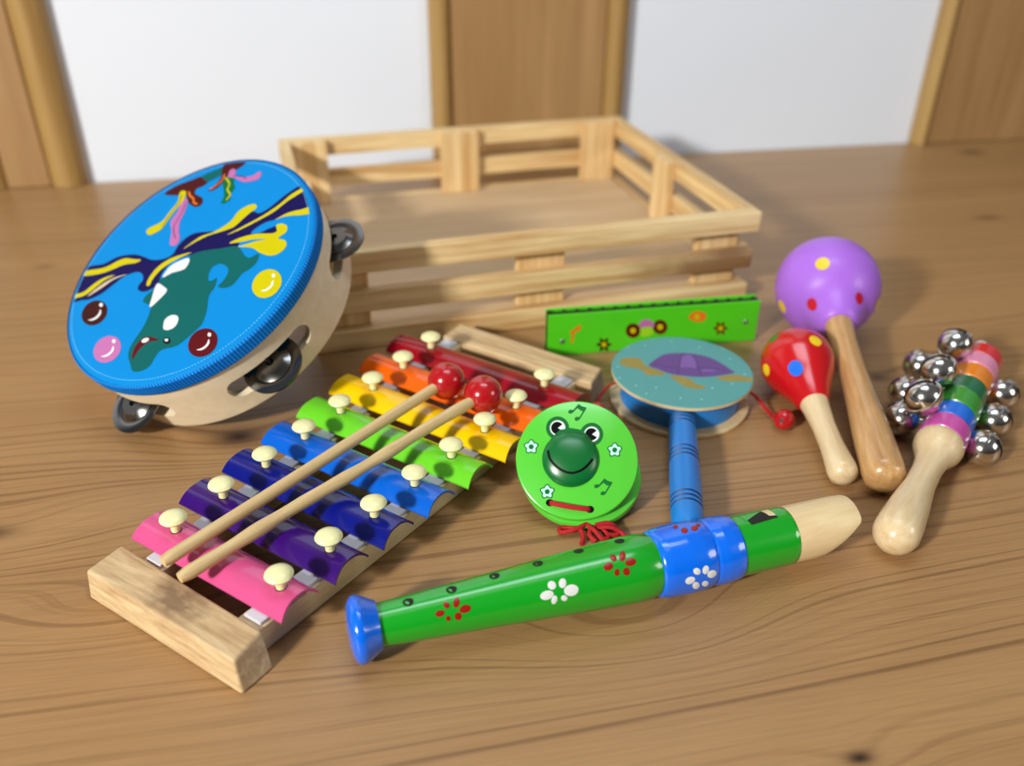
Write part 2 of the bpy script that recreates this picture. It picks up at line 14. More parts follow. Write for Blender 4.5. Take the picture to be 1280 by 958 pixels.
HARM = [["brown",1,[[42.12,5.23],[41.5,4.42],[40.19,4.16],[39.44,3.99],[39.69,3.12],[40.17,1.61],[39.9,0.56],[38.87,0.86],[37.84,2.04],[37.23,2.71],[36.7,2.14],[35.81,1.12],[34.81,0.99],[34.41,2.1],[34.7,3.54],[34.84,4.38],[34.07,4.68],[32.71,5.16],[31.99,6.08],[32.61,6.88],[33.92,7.14],[34.66,7.31],[34.42,8.17],[33.96,9.66],[34.22,10.69],[35.24,10.4],[36.26,9.24],[36.86,8.58],[37.39,9.14],[38.28,10.15],[39.27,10.28],[39.67,9.19],[39.39,7.76],[39.25,6.93],[40.03,6.63],[41.39,6.14]]],["yellow",2,[[38.74,5.51],[38.57,4.59],[37.99,3.96],[37.16,3.78],[36.3,4.1],[35.64,4.84],[35.36,5.79],[35.53,6.71],[36.1,7.34],[36.93,7.52],[37.79,7.2],[38.45,6.46]]],["maroon",1,[[119.99,10.83],[119.44,10.06],[118.17,9.81],[117.44,9.64],[117.75,8.81],[118.32,7.36],[118.12,6.35],[117.09,6.64],[116.0,7.78],[115.36,8.41],[114.87,7.87],[114.06,6.89],[113.09,6.76],[112.62,7.83],[112.8,9.21],[112.89,10.01],[112.11,10.3],[110.74,10.76],[109.97,11.63],[110.53,12.4],[111.79,12.66],[112.52,12.82],[112.21,13.65],[111.66,15.07],[111.86,16.07],[112.87,15.79],[113.96,14.67],[114.59,14.04],[115.07,14.58],[115.88,15.55],[116.84,15.67],[117.31,14.63],[117.14,13.26],[117.05,12.46],[117.84,12.17],[119.21,11.71]]],["yellow",2,[[116.73,11.09],[116.63,10.17],[116.08,9.53],[115.23,9.35],[114.31,9.67],[113.58,10.41],[113.22,11.38],[113.33,12.3],[113.88,12.94],[114.72,13.12],[115.63,12.8],[116.37,12.06]]],["maroon",1,[[60.48,13.89],[60.39,12.27],[59.82,10.85],[58.84,9.76],[57.55,9.11],[56.07,8.98],[54.54,9.36],[53.13,10.23],[51.97,11.49],[51.17,13.02],[50.81,14.67],[50.92,16.28],[51.49,17.68],[52.47,18.76],[53.75,19.39],[55.22,19.53],[56.72,19.16],[58.13,18.31],[59.3,17.06],[60.11,15.54]]],["yellow",2,[[57.58,14.12],[57.4,13.09],[56.76,12.37],[55.81,12.16],[54.82,12.53],[54.05,13.36],[53.7,14.44],[53.88,15.47],[54.53,16.18],[55.47,16.39],[56.46,16.03],[57.23,15.2]]],["maroon",1,[[78.53,15.07],[78.45,13.45],[77.91,12.02],[76.94,10.93],[75.64,10.28],[74.15,10.14],[72.61,10.53],[71.17,11.4],[69.98,12.66],[69.15,14.2],[68.76,15.85],[68.84,17.46],[69.4,18.87],[70.36,19.95],[71.64,20.59],[73.12,20.73],[74.65,20.35],[76.08,19.5],[77.28,18.25],[78.12,16.73]]],["yellow",2,[[75.59,15.31],[75.43,14.27],[74.79,13.55],[73.84,13.34],[72.83,13.7],[72.04,14.54],[71.68,15.62],[71.84,16.65],[72.48,17.37],[73.43,17.57],[74.43,17.21],[75.22,16.38]]],["pink",2,[[58.96,17.68],[60.5,20.81],[64.0,21.83],[67.75,20.24],[69.9,16.55],[66.96,15.73],[62.16,15.46]]],["lime",2,[[60.94,15.56],[68.17,15.64],[68.66,10.33],[61.7,9.57]]],["orange",1,[[91.87,20.96],[93.95,24.05],[97.47,25.08],[102.55,23.4],[104.2,20.01],[102.06,17.55],[98.42,17.18],[94.56,18.79]]],["yellow",2,[[99.7,20.75],[99.57,19.71],[98.94,18.99],[97.99,18.79],[96.96,19.15],[96.15,19.98],[95.76,21.05],[95.9,22.09],[96.53,22.8],[97.48,23.01],[98.5,22.65],[99.31,21.82]]],["orange",1,[[13.32,17.17],[16.22,17.84],[19.02,20.84],[21.41,20.01],[20.35,17.51],[17.14,15.83],[16.6,9.34],[15.06,9.47],[15.16,15.34]]]]
HARM_SCREW = [[9.48,10.2],[131.81,14.56]]
FLUTE = [["maroon_red",[[37.94,0.824],[37.76,0.89],[37.12,0.943],[36.18,0.969],[35.2,0.961],[34.43,0.92],[34.09,0.857],[34.28,0.791],[34.93,0.738],[35.87,0.713],[36.85,0.722],[37.61,0.763]]],["maroon_red",[[39.84,0.713],[39.25,0.72],[38.63,0.691],[38.17,0.633],[37.98,0.56],[38.13,0.493],[38.55,0.45],[39.15,0.444],[39.76,0.475],[40.21,0.535],[40.4,0.607],[40.26,0.672]]],["maroon_red",[[44.41,0.628],[43.82,0.714],[43.08,0.763],[42.38,0.762],[41.89,0.712],[41.75,0.625],[42.02,0.523],[42.63,0.434],[43.4,0.381],[44.11,0.384],[44.57,0.438],[44.68,0.528]]],["maroon_red",[[48.53,0.854],[48.3,0.933],[47.49,0.997],[46.31,1.029],[45.06,1.019],[44.09,0.97],[43.66,0.895],[43.89,0.815],[44.71,0.751],[45.91,0.721],[47.15,0.732],[48.11,0.781]]],["maroon_red",[[44.35,1.099],[44.21,1.182],[43.71,1.243],[43.0,1.267],[42.25,1.244],[41.67,1.181],[41.42,1.097],[41.57,1.016],[42.08,0.958],[42.81,0.937],[43.55,0.959],[44.11,1.017]]],["maroon_red",[[39.86,1.119],[39.66,1.174],[39.25,1.211],[38.75,1.216],[38.29,1.19],[37.99,1.14],[37.94,1.079],[38.15,1.024],[38.56,0.991],[39.07,0.986],[39.53,1.011],[39.82,1.06]]],["white",[[82.34,0.978],[82.09,1.054],[81.17,1.119],[79.79,1.151],[78.32,1.143],[77.17,1.095],[76.65,1.022],[76.89,0.944],[77.85,0.882],[79.26,0.853],[80.72,0.862],[81.84,0.908]]],["white",[[83.9,0.686],[83.93,0.76],[83.54,0.823],[82.79,0.86],[81.91,0.86],[81.11,0.823],[80.63,0.759],[80.6,0.684],[81.02,0.619],[81.79,0.582],[82.68,0.583],[83.44,0.622]]],["white",[[88.23,0.768],[87.72,0.837],[86.96,0.877],[86.14,0.879],[85.5,0.842],[85.18,0.774],[85.32,0.696],[85.85,0.627],[86.65,0.586],[87.47,0.585],[88.1,0.623],[88.37,0.691]]],["white",[[92.83,1.004],[92.48,1.095],[91.42,1.165],[89.91,1.191],[88.33,1.165],[87.14,1.095],[86.66,1.001],[87.04,0.911],[88.15,0.845],[89.7,0.823],[91.24,0.849],[92.38,0.915]]],["white",[[87.7,1.264],[87.31,1.302],[86.69,1.316],[85.98,1.3],[85.4,1.26],[85.1,1.207],[85.18,1.156],[85.58,1.12],[86.22,1.109],[86.91,1.124],[87.47,1.162],[87.76,1.213]]],["white",[[83.38,1.247],[82.88,1.313],[82.23,1.351],[81.58,1.345],[81.11,1.3],[80.96,1.229],[81.18,1.152],[81.71,1.09],[82.4,1.059],[83.04,1.064],[83.48,1.105],[83.6,1.171]]],["maroon_red",[[109.26,0.541],[108.98,0.603],[108.23,0.651],[107.17,0.673],[106.12,0.662],[105.33,0.622],[105.03,0.562],[105.31,0.499],[106.1,0.449],[107.18,0.426],[108.23,0.438],[108.99,0.48]]],["maroon_red",[[111.1,0.437],[110.43,0.446],[109.74,0.423],[109.23,0.374],[109.03,0.311],[109.22,0.25],[109.73,0.209],[110.42,0.2],[111.07,0.227],[111.55,0.279],[111.73,0.342],[111.57,0.4]]],["maroon_red",[[115.6,0.377],[114.91,0.45],[114.07,0.494],[113.3,0.498],[112.78,0.462],[112.68,0.393],[113.05,0.308],[113.79,0.229],[114.69,0.18],[115.48,0.177],[115.95,0.218],[115.97,0.293]]],["maroon_red",[[119.35,0.572],[118.91,0.631],[117.96,0.672],[116.7,0.686],[115.48,0.669],[114.63,0.624],[114.37,0.564],[114.8,0.505],[115.79,0.462],[117.07,0.448],[118.28,0.467],[119.11,0.512]]],["maroon_red",[[115.66,0.797],[115.53,0.857],[115.02,0.903],[114.25,0.923],[113.44,0.912],[112.79,0.873],[112.51,0.815],[112.66,0.755],[113.19,0.709],[113.98,0.69],[114.78,0.701],[115.39,0.741]]],["maroon_red",[[111.18,0.805],[110.71,0.849],[110.07,0.873],[109.43,0.869],[108.94,0.839],[108.77,0.791],[108.95,0.737],[109.43,0.693],[110.1,0.67],[110.75,0.674],[111.2,0.704],[111.37,0.752]]],["white",[[143.4,1.401],[143.45,1.462],[142.96,1.522],[142.01,1.56],[140.84,1.564],[139.77,1.532],[139.1,1.475],[139.03,1.411],[139.57,1.356],[140.57,1.324],[141.75,1.322],[142.78,1.349]]],["white",[[145.73,1.288],[145.08,1.311],[144.21,1.304],[143.41,1.273],[142.86,1.225],[142.71,1.171],[143.03,1.128],[143.68,1.106],[144.52,1.11],[145.32,1.141],[145.87,1.189],[146.02,1.243]]],["white",[[149.91,1.274],[149.39,1.328],[148.63,1.354],[147.82,1.343],[147.17,1.3],[146.91,1.239],[147.11,1.177],[147.68,1.127],[148.49,1.105],[149.29,1.113],[149.87,1.152],[150.09,1.21]]],["white",[[153.7,1.379],[153.93,1.45],[153.54,1.513],[152.59,1.545],[151.33,1.536],[150.19,1.499],[149.41,1.44],[149.21,1.372],[149.63,1.315],[150.55,1.281],[151.75,1.282],[152.92,1.318]]],["white",[[150.25,1.685],[150.47,1.755],[150.28,1.816],[149.65,1.84],[148.74,1.821],[147.83,1.766],[147.19,1.697],[147.01,1.632],[147.33,1.587],[148.02,1.571],[148.87,1.583],[149.68,1.624]]],["white",[[145.59,1.611],[146.08,1.691],[146.17,1.776],[145.79,1.836],[144.95,1.845],[143.89,1.8],[143.01,1.73],[142.53,1.649],[142.56,1.58],[143.07,1.535],[143.85,1.522],[144.8,1.551]]],["maroon_red",[[143.45,-0.202],[142.99,-0.165],[142.38,-0.145],[141.8,-0.149],[141.39,-0.176],[141.28,-0.22],[141.51,-0.272],[142.05,-0.32],[142.69,-0.344],[143.26,-0.337],[143.62,-0.303],[143.68,-0.253]]],["maroon_red",[[146.24,0.027],[145.62,0.078],[144.78,0.107],[143.93,0.109],[143.3,0.082],[143.08,0.032],[143.31,-0.027],[143.94,-0.079],[144.85,-0.116],[145.72,-0.121],[146.32,-0.09],[146.51,-0.035]]],["maroon_red",[[151.2,0.007],[150.56,0.059],[149.72,0.088],[148.86,0.09],[148.21,0.065],[147.96,0.018],[148.19,-0.039],[148.86,-0.095],[149.77,-0.132],[150.65,-0.136],[151.27,-0.107],[151.49,-0.057]]],["maroon_red",[[153.57,-0.128],[153.1,-0.092],[152.44,-0.067],[151.75,-0.06],[151.2,-0.071],[150.97,-0.099],[151.12,-0.139],[151.62,-0.179],[152.33,-0.211],[153.03,-0.219],[153.56,-0.207],[153.74,-0.171]]]]
FLUTE_HOLES = [[24.9,0.032],[42.73,-0.045],[61.12,-0.193],[79.94,-0.237],[98.44,-0.331],[116.67,-0.277]]
FLUTE_WINDOW = [[175.22,-0.201],[188.92,-0.512],[191.19,0.075],[177.69,0.201]]
PURPLE_DOTS = [[-0.393,-0.538,0.745],[-0.538,-0.84,0.071],[0.229,-0.942,0.244],[-0.918,-0.25,-0.309],[0.812,-0.581,-0.06]]
RED_DOTS = [[-0.342,-0.863,0.371],[0.253,-0.345,0.904],[-0.943,-0.33,-0.043],[-0.711,0.199,0.674],[0.886,-0.448,-0.121]]


V = Vector
random.seed(4)
scene = bpy.context.scene
COL = scene.collection

# ------------------------------------------------------------------ materials
def lin(c):
    f = lambda u: (u / 12.92) if u <= .04045 else ((u + .055) / 1.055) ** 2.4
    return tuple(f(x / 255.) for x in c) + (1.,)

def new_mat(name):
    m = bpy.data.materials.new(name); m.use_nodes = True
    nt = m.node_tree
    return m, nt, nt.nodes['Principled BSDF']

MATS = {}
def paint(name, rgb, rough=.35, metal=0., coat=0., var=.06, scale=60., bump=0., spec=.5):
    """painted surface: base colour with slight mottling"""
    m, nt, b = new_mat(name)
    tc = nt.nodes.new('ShaderNodeTexCoord')
    nz = nt.nodes.new('ShaderNodeTexNoise'); nz.inputs['Scale'].default_value = scale; nz.inputs['Detail'].default_value = 3
    nt.links.new(tc.outputs['Object'], nz.inputs['Vector'])
    hsv = nt.nodes.new('ShaderNodeHueSaturation'); hsv.inputs['Color'].default_value = lin(rgb)
    mr = nt.nodes.new('ShaderNodeMapRange'); mr.inputs['To Min'].default_value = 1 - var; mr.inputs['To Max'].default_value = 1 + var
    nt.links.new(nz.outputs['Fac'], mr.inputs['Value']); nt.links.new(mr.outputs['Result'], hsv.inputs['Value'])
    nt.links.new(hsv.outputs['Color'], b.inputs['Base Color'])
    b.inputs['Roughness'].default_value = rough; b.inputs['Metallic'].default_value = metal
    b.inputs['Coat Weight'].default_value = coat; b.inputs['Coat Roughness'].default_value = .08
    b.inputs['Specular IOR Level'].default_value = spec
    if bump:
        bp = nt.nodes.new('ShaderNodeBump'); bp.inputs['Strength'].default_value = bump; bp.inputs['Distance'].default_value = .0005
        nt.links.new(nz.outputs['Fac'], bp.inputs['Height']); nt.links.new(bp.outputs['Normal'], b.inputs['Normal'])
    MATS[name] = m
    return m

def wood(name, light, dark, axis='X', freq=160., stretch=.05, rough=.5, coat=0., contrast=.6, warp=.012):
    """straight-grained wood: noise warped growth lines running along one axis"""
    m, nt, b = new_mat(name); N = nt.nodes; L = nt.links
    tc = N.new('ShaderNodeTexCoord'); mp = N.new('ShaderNodeMapping')
    sc = [1., 1., 1.]; sc['XYZ'.index(axis)] = stretch
    mp.inputs['Scale'].default_value = sc
    L.new(tc.outputs['Object'], mp.inputs['Vector'])
    n1 = N.new('ShaderNodeTexNoise'); n1.inputs['Scale'].default_value = 45; n1.inputs['Detail'].default_value = 2
    L.new(mp.outputs['Vector'], n1.inputs['Vector'])
    va = N.new('ShaderNodeVectorMath'); va.operation = 'SCALE'; va.inputs['Scale'].default_value = warp
    L.new(n1.outputs['Color'], va.inputs[0])
    vb = N.new('ShaderNodeVectorMath'); vb.operation = 'ADD'
    L.new(mp.outputs['Vector'], vb.inputs[0]); L.new(va.outputs['Vector'], vb.inputs[1])
    n2 = N.new('ShaderNodeTexNoise'); n2.inputs['Scale'].default_value = freq; n2.inputs['Detail'].default_value = 4; n2.inputs['Roughness'].default_value = .65
    L.new(vb.outputs['Vector'], n2.inputs['Vector'])
    cr = N.new('ShaderNodeValToRGB'); e = cr.color_ramp.elements
    e[0].position = .5 - .25 * (1.4 - contrast); e[0].color = lin(dark); e[1].position = .5 + .2 * (1.4 - contrast); e[1].color = lin(light)
    L.new(n2.outputs['Fac'], cr.inputs['Fac']); L.new(cr.outputs['Color'], b.inputs['Base Color'])
    b.inputs['Roughness'].default_value = rough; b.inputs['Coat Weight'].default_value = coat; b.inputs['Coat Roughness'].default_value = .15
    bp = N.new('ShaderNodeBump'); bp.inputs['Strength'].default_value = .15; bp.inputs['Distance'].default_value = .0004
    L.new(n2.outputs['Fac'], bp.inputs['Height']); L.new(bp.outputs['Normal'], b.inputs['Normal'])
    MATS[name] = m
    return m

def pine_table(name, knots):
    """knotty pine: growth lines follow a height field that bulges around each knot"""
    m, nt, b = new_mat(name); N = nt.nodes; L = nt.links
    def math_(op, a, c=None, clamp=False):
        n = N.new('ShaderNodeMath'); n.operation = op; n.use_clamp = clamp
        for i, x in enumerate((a, c)):
            if x is None: continue
            if isinstance(x, (int, float)): n.inputs[i].default_value = x
            else: L.new(x, n.inputs[i])
        return n.outputs[0]
    tc = N.new('ShaderNodeTexCoord'); sx = N.new('ShaderNodeSeparateXYZ'); L.new(tc.outputs['Object'], sx.inputs[0])
    X, Y = sx.outputs['X'], sx.outputs['Y']
    mp = N.new('ShaderNodeMapping'); mp.inputs['Scale'].default_value = (1.0, 5, 1); L.new(tc.outputs['Object'], mp.inputs['Vector'])
    n1 = N.new('ShaderNodeTexNoise'); n1.inputs['Scale'].default_value = 1.7; n1.inputs['Detail'].default_value = 2.; n1.inputs['Roughness'].default_value = .45
    L.new(mp.outputs['Vector'], n1.inputs['Vector'])
    f = math_('ADD', Y, math_('MULTIPLY', math_('SUBTRACT', n1.outputs['Fac'], .5), .06))
    core = None
    for kx, ky, sxx, syy, amp, dark in knots:
        dx = math_('SUBTRACT', X, kx); dy = math_('SUBTRACT', Y, ky)
        q = math_('ADD', math_('MULTIPLY', math_('MULTIPLY', dx, dx), 1 / sxx ** 2), math_('MULTIPLY', math_('MULTIPLY', dy, dy), 1 / syy ** 2))
        g = math_('EXPONENT', math_('MULTIPLY', q, -1.0))
        f = math_('ADD', f, math_('MULTIPLY', g, amp))
        if dark > 0:
            k = math_('MULTIPLY', math_('EXPONENT', math_('MULTIPLY', q, -15.0 / max(dark, .2))), min(1., dark))
            core = k if core is None else math_('MAXIMUM', core, k)
    # uneven ring spacing
    n3 = N.new('ShaderNodeTexNoise'); n3.noise_dimensions = '1D'; n3.inputs['Scale'].default_value = 250; n3.inputs['Detail'].default_value = 2.5; n3.inputs['Roughness'].default_value = .6
    L.new(f, n3.inputs['W'])
    n4 = N.new('ShaderNodeTexNoise'); n4.noise_dimensions = '1D'; n4.inputs['Scale'].default_value = 22; n4.inputs['Detail'].default_value = 1
    L.new(f, n4.inputs['W'])
    thr = math_('MULTIPLY', math_('SUBTRACT', n3.outputs['Fac'], .52), 7.0, True)
    n6 = N.new('ShaderNodeTexNoise'); n6.inputs['Scale'].default_value = 6.; L.new(tc.outputs['Object'], n6.inputs['Vector'])
    thr = math_('MULTIPLY', thr, math_('ADD', math_('MULTIPLY', n4.outputs['Fac'], 1.2), -.12, True))
    thr = math_('MULTIPLY', thr, math_('ADD', math_('MULTIPLY', n6.outputs['Fac'], 1.1), .2, True))
    mpf = N.new('ShaderNodeMapping'); mpf.inputs['Scale'].default_value = (12, 500, 1); L.new(tc.outputs['Object'], mpf.inputs['Vector'])
    n5 = N.new('ShaderNodeTexNoise'); n5.inputs['Scale'].default_value = 2; n5.inputs['Detail'].default_value = 3; L.new(mpf.outputs['Vector'], n5.inputs['Vector'])
    base = N.new('ShaderNodeMix'); base.data_type = 'RGBA'
    base.inputs['A'].default_value = lin(TABLE_LIGHT); base.inputs['B'].default_value = lin(TABLE_MID); L.new(n4.outputs['Fac'], base.inputs['Factor'])
    m2 = N.new('ShaderNodeMix'); m2.data_type = 'RGBA'; L.new(base.outputs['Result'], m2.inputs['A']); m2.inputs['B'].default_value = lin(TABLE_RING)
    L.new(math_('MULTIPLY', thr, 1.15, True), m2.inputs['Factor'])
    m3 = N.new('ShaderNodeMix'); m3.data_type = 'RGBA'; m3.blend_type = 'MULTIPLY'; L.new(m2.outputs['Result'], m3.inputs['A'])
    gr = N.new('ShaderNodeMapRange'); gr.inputs['From Min'].default_value = .3; gr.inputs['From Max'].default_value = .7; gr.inputs['To Min'].default_value = .86; gr.inputs['To Max'].default_value = 1.06
    L.new(n5.outputs['Fac'], gr.inputs['Value']); cc = N.new('ShaderNodeCombineColor')
    for i in range(3): L.new(gr.outputs['Result'], cc.inputs[i])
    L.new(cc.outputs['Color'], m3.inputs['B']); m3.inputs['Factor'].default_value = 1.
    m4 = N.new('ShaderNodeMix'); m4.data_type = 'RGBA'; L.new(m3.outputs['Result'], m4.inputs['A']); m4.inputs['B'].default_value = lin((52, 28, 14))
    L.new(core, m4.inputs['Factor'])
    L.new(m4.outputs['Result'], b.inputs['Base Color'])
    b.inputs['Roughness'].default_value = .36; b.inputs['Specular IOR Level'].default_value = .45
    bp = N.new('ShaderNodeBump'); bp.inputs['Strength'].default_value = .12; bp.inputs['Distance'].default_value = .0003
    L.new(n5.outputs['Fac'], bp.inputs['Height']); L.new(bp.outputs['Normal'], b.inputs['Normal'])
    MATS[name] = m
    return m

TABLE_LIGHT, TABLE_MID, TABLE_RING = (178, 139, 93), (158, 119, 76), (100, 68, 36)

paint('sky', (0, 130, 204), .55, var=.02, spec=.1)
paint('band_blue', (0, 106, 204), .55, var=.05, spec=.2)
paint('band_light', (30, 158, 244), .55, var=.05, spec=.2)
paint('stitch', (120, 200, 250), .6)
for n_, c_ in [('navy', (14, 8, 78)), ('yellow', (196, 186, 0)), ('cream', (205, 185, 150)), ('teal', (0, 92, 90)), ('white', (222, 225, 224)), ('maroon', (88, 8, 16)), ('maroon2', (72, 16, 20)), ('brown', (58, 16, 14)),
               ('pink', (184, 108, 166)), ('green', (0, 102, 50)), ('orange', (226, 116, 32)), ('black', (8, 8, 9))]: paint(n_, c_, .5, spec=.12)
paint('frog_green', (0, 106, 44), .3, var=.03, spec=.7); paint('mint', (190, 245, 225), .4)
paint('castanet_green', (88, 204, 58), .25, coat=.4, var=.03); paint('castanet_edge', (52, 136, 32), .35)  # edge is the disc green darkened, its shade put into the colour
paint('olive', (150, 136, 62), .5, var=.12, scale=200); paint('turtle_purple', (98, 66, 136), .5); paint('turtle_light', (124, 88, 164), .5); paint('turtle_dark', (78, 52, 112), .5)
paint('drum_teal', (88, 158, 156), .5, var=.05, spec=.3); paint('speck', (170, 220, 215), .5)
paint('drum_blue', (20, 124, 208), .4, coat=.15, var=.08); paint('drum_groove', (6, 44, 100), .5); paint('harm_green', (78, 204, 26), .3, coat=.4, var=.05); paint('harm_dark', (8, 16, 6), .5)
paint('lime', (150, 210, 30), .4); paint('flute_green', (16, 160, 32), .22, coat=.7, var=.06, scale=40, bump=.05); paint('flute_blue', (0, 108, 240), .2, coat=.7, var=.05)
paint('maroon_red', (150, 24, 10), .3); paint('hole_dark', (14, 20, 8), .7)
paint('mallet_red', (176, 16, 24), .22, coat=.6, var=.08); paint('cord_red', (176, 10, 22), .7, var=.15, scale=400)
paint('maraca_purple', (172, 108, 226), .42, coat=.15, var=.04); paint('maraca_red', (196, 14, 22), .25, coat=.5, var=.08)
paint('dot_yellow', (240, 205, 30), .35); paint('dot_red', (196, 10, 40), .35); paint('dot_blue', (24, 110, 236), .35); paint('dot_green', (40, 130, 30), .35)
paint('chrome', (214, 211, 206), .17, metal=1., var=.02); paint('steel', (124, 122, 120), .2, metal=1., var=.04); paint('slit', (12, 11, 10), .6)
paint('screw_steel', (150, 150, 150), .3, metal=1.)
paint('felt', (206, 206, 212), .75); paint('peg_cream', (240, 236, 176), .32, coat=.3, var=.02)
BAR_RGB = [('pink', (214, 84, 138)), ('purple', (52, 8, 108)), ('dark blue', (4, 18, 122)), ('blue', (0, 96, 206)), ('green', (108, 208, 40)), ('yellow', (250, 198, 0)), ('orange', (236, 98, 6)), ('red', (150, 8, 28))]
for n_, c_ in BAR_RGB: paint('bar_' + n_.replace(' ', '_'), c_, .2, coat=.45, var=.015)
for n_, c_ in [('band_pink', (204, 84, 170)), ('band_mid_blue', (14, 110, 226)), ('band_green', (58, 150, 52)), ('band_dark_green', (8, 104, 66)), ('band_orange', (232, 132, 24)), ('band_rose', (226, 142, 176)), ('band_red', (210, 30, 36))]:
    paint(n_, c_, .28, coat=.5)
wood('crate_wood', (242, 217, 164), (194, 150, 92), 'X', 120, .05, .55, contrast=.7)
wood('crate_wood_y', (236, 208, 152), (190, 146, 88), 'Y', 120, .05, .55, contrast=.7)
wood('crate_wood_z', (238, 210, 158), (204, 160, 100), 'Z', 120, .05, .55, contrast=.7)
wood('crate_floor', (214, 186, 148), (186, 154, 114), 'X', 60, .1, .6, contrast=.3)
wood('block_wood', (222, 196, 150), (178, 142, 100), 'X', 260, .12, .6, contrast=.6)
def stained(name, src, loc, size, rgb):
    m = MATS[src].copy(); m.name = name; nt = m.node_tree; b = nt.nodes['Principled BSDF']
    old = b.inputs['Base Color'].links[0].from_socket
    tc = nt.nodes.new('ShaderNodeTexCoord'); mp = nt.nodes.new('ShaderNodeMapping'); mp.vector_type = 'TEXTURE'
    mp.inputs['Location'].default_value = loc; mp.inputs['Scale'].default_value = size
    nt.links.new(tc.outputs['Object'], mp.inputs['Vector'])
    nz = nt.nodes.new('ShaderNodeTexNoise'); nz.inputs['Scale'].default_value = 2.6; nz.inputs['Detail'].default_value = 5; nt.links.new(mp.outputs['Vector'], nz.inputs['Vector'])
    gr = nt.nodes.new('ShaderNodeTexGradient'); gr.gradient_type = 'SPHERICAL'; nt.links.new(mp.outputs['Vector'], gr.inputs['Vector'])
    mu = nt.nodes.new('ShaderNodeMath'); mu.operation = 'MULTIPLY'; nt.links.new(nz.outputs['Fac'], mu.inputs[0]); nt.links.new(gr.outputs['Fac'], mu.inputs[1])
    mr = nt.nodes.new('ShaderNodeMapRange'); mr.inputs['From Min'].default_value = .12; mr.inputs['From Max'].default_value = .42; mr.inputs['To Max'].default_value = .75; nt.links.new(mu.outputs[0], mr.inputs['Value'])
    mx = nt.nodes.new('ShaderNodeMix'); mx.data_type = 'RGBA'; nt.links.new(mr.outputs['Result'], mx.inputs['Factor']); nt.links.new(old, mx.inputs['A']); mx.inputs['B'].default_value = lin(rgb)
    nt.links.new(mx.outputs['Result'], b.inputs['Base Color']); MATS[name] = m
stained('crate_heartwood', 'crate_wood', (.285, .0, .034), (.13, .06, .06), (112, 66, 30))
stained('block_scuffed', 'block_wood', (-.004, -.024, .015), (.026, .017, .02), (104, 72, 48))
wood('rail_wood', (232, 212, 170), (204, 176, 130), 'Y', 260, .06, .6, contrast=.3)
wood('birch', (238, 224, 196), (222, 202, 166), 'X', 120, .2, .55, contrast=.2)
wood('stick_wood', (226, 200, 148), (190, 158, 104), 'Y', 420, .04, .55, contrast=.5)
wood('handle_pale', (232, 212, 172), (206, 176, 128), 'Y', 200, .12, .3, coat=.4, contrast=.35)
wood('handle_tan', (206, 164, 110), (168, 122, 72), 'Y', 200, .12, .3, coat=.5, contrast=.5)
wood('mouth_wood', (236, 214, 168), (216, 186, 136), 'X', 200, .15, .5, contrast=.3)
wood('ply', (228, 206, 160), (204, 176, 128), 'X', 200, .2, .6, contrast=.3)
wood('trim_wood', (176, 140, 94), (146, 108, 64), 'Z', 40, .06, .5, contrast=.4)
wood('moulding_wood', (186, 152, 92), (142, 106, 56), 'Z', 40, .06, .45, contrast=.4)
paint('wall_white', (230, 238, 250), .75, var=.015, scale=6)

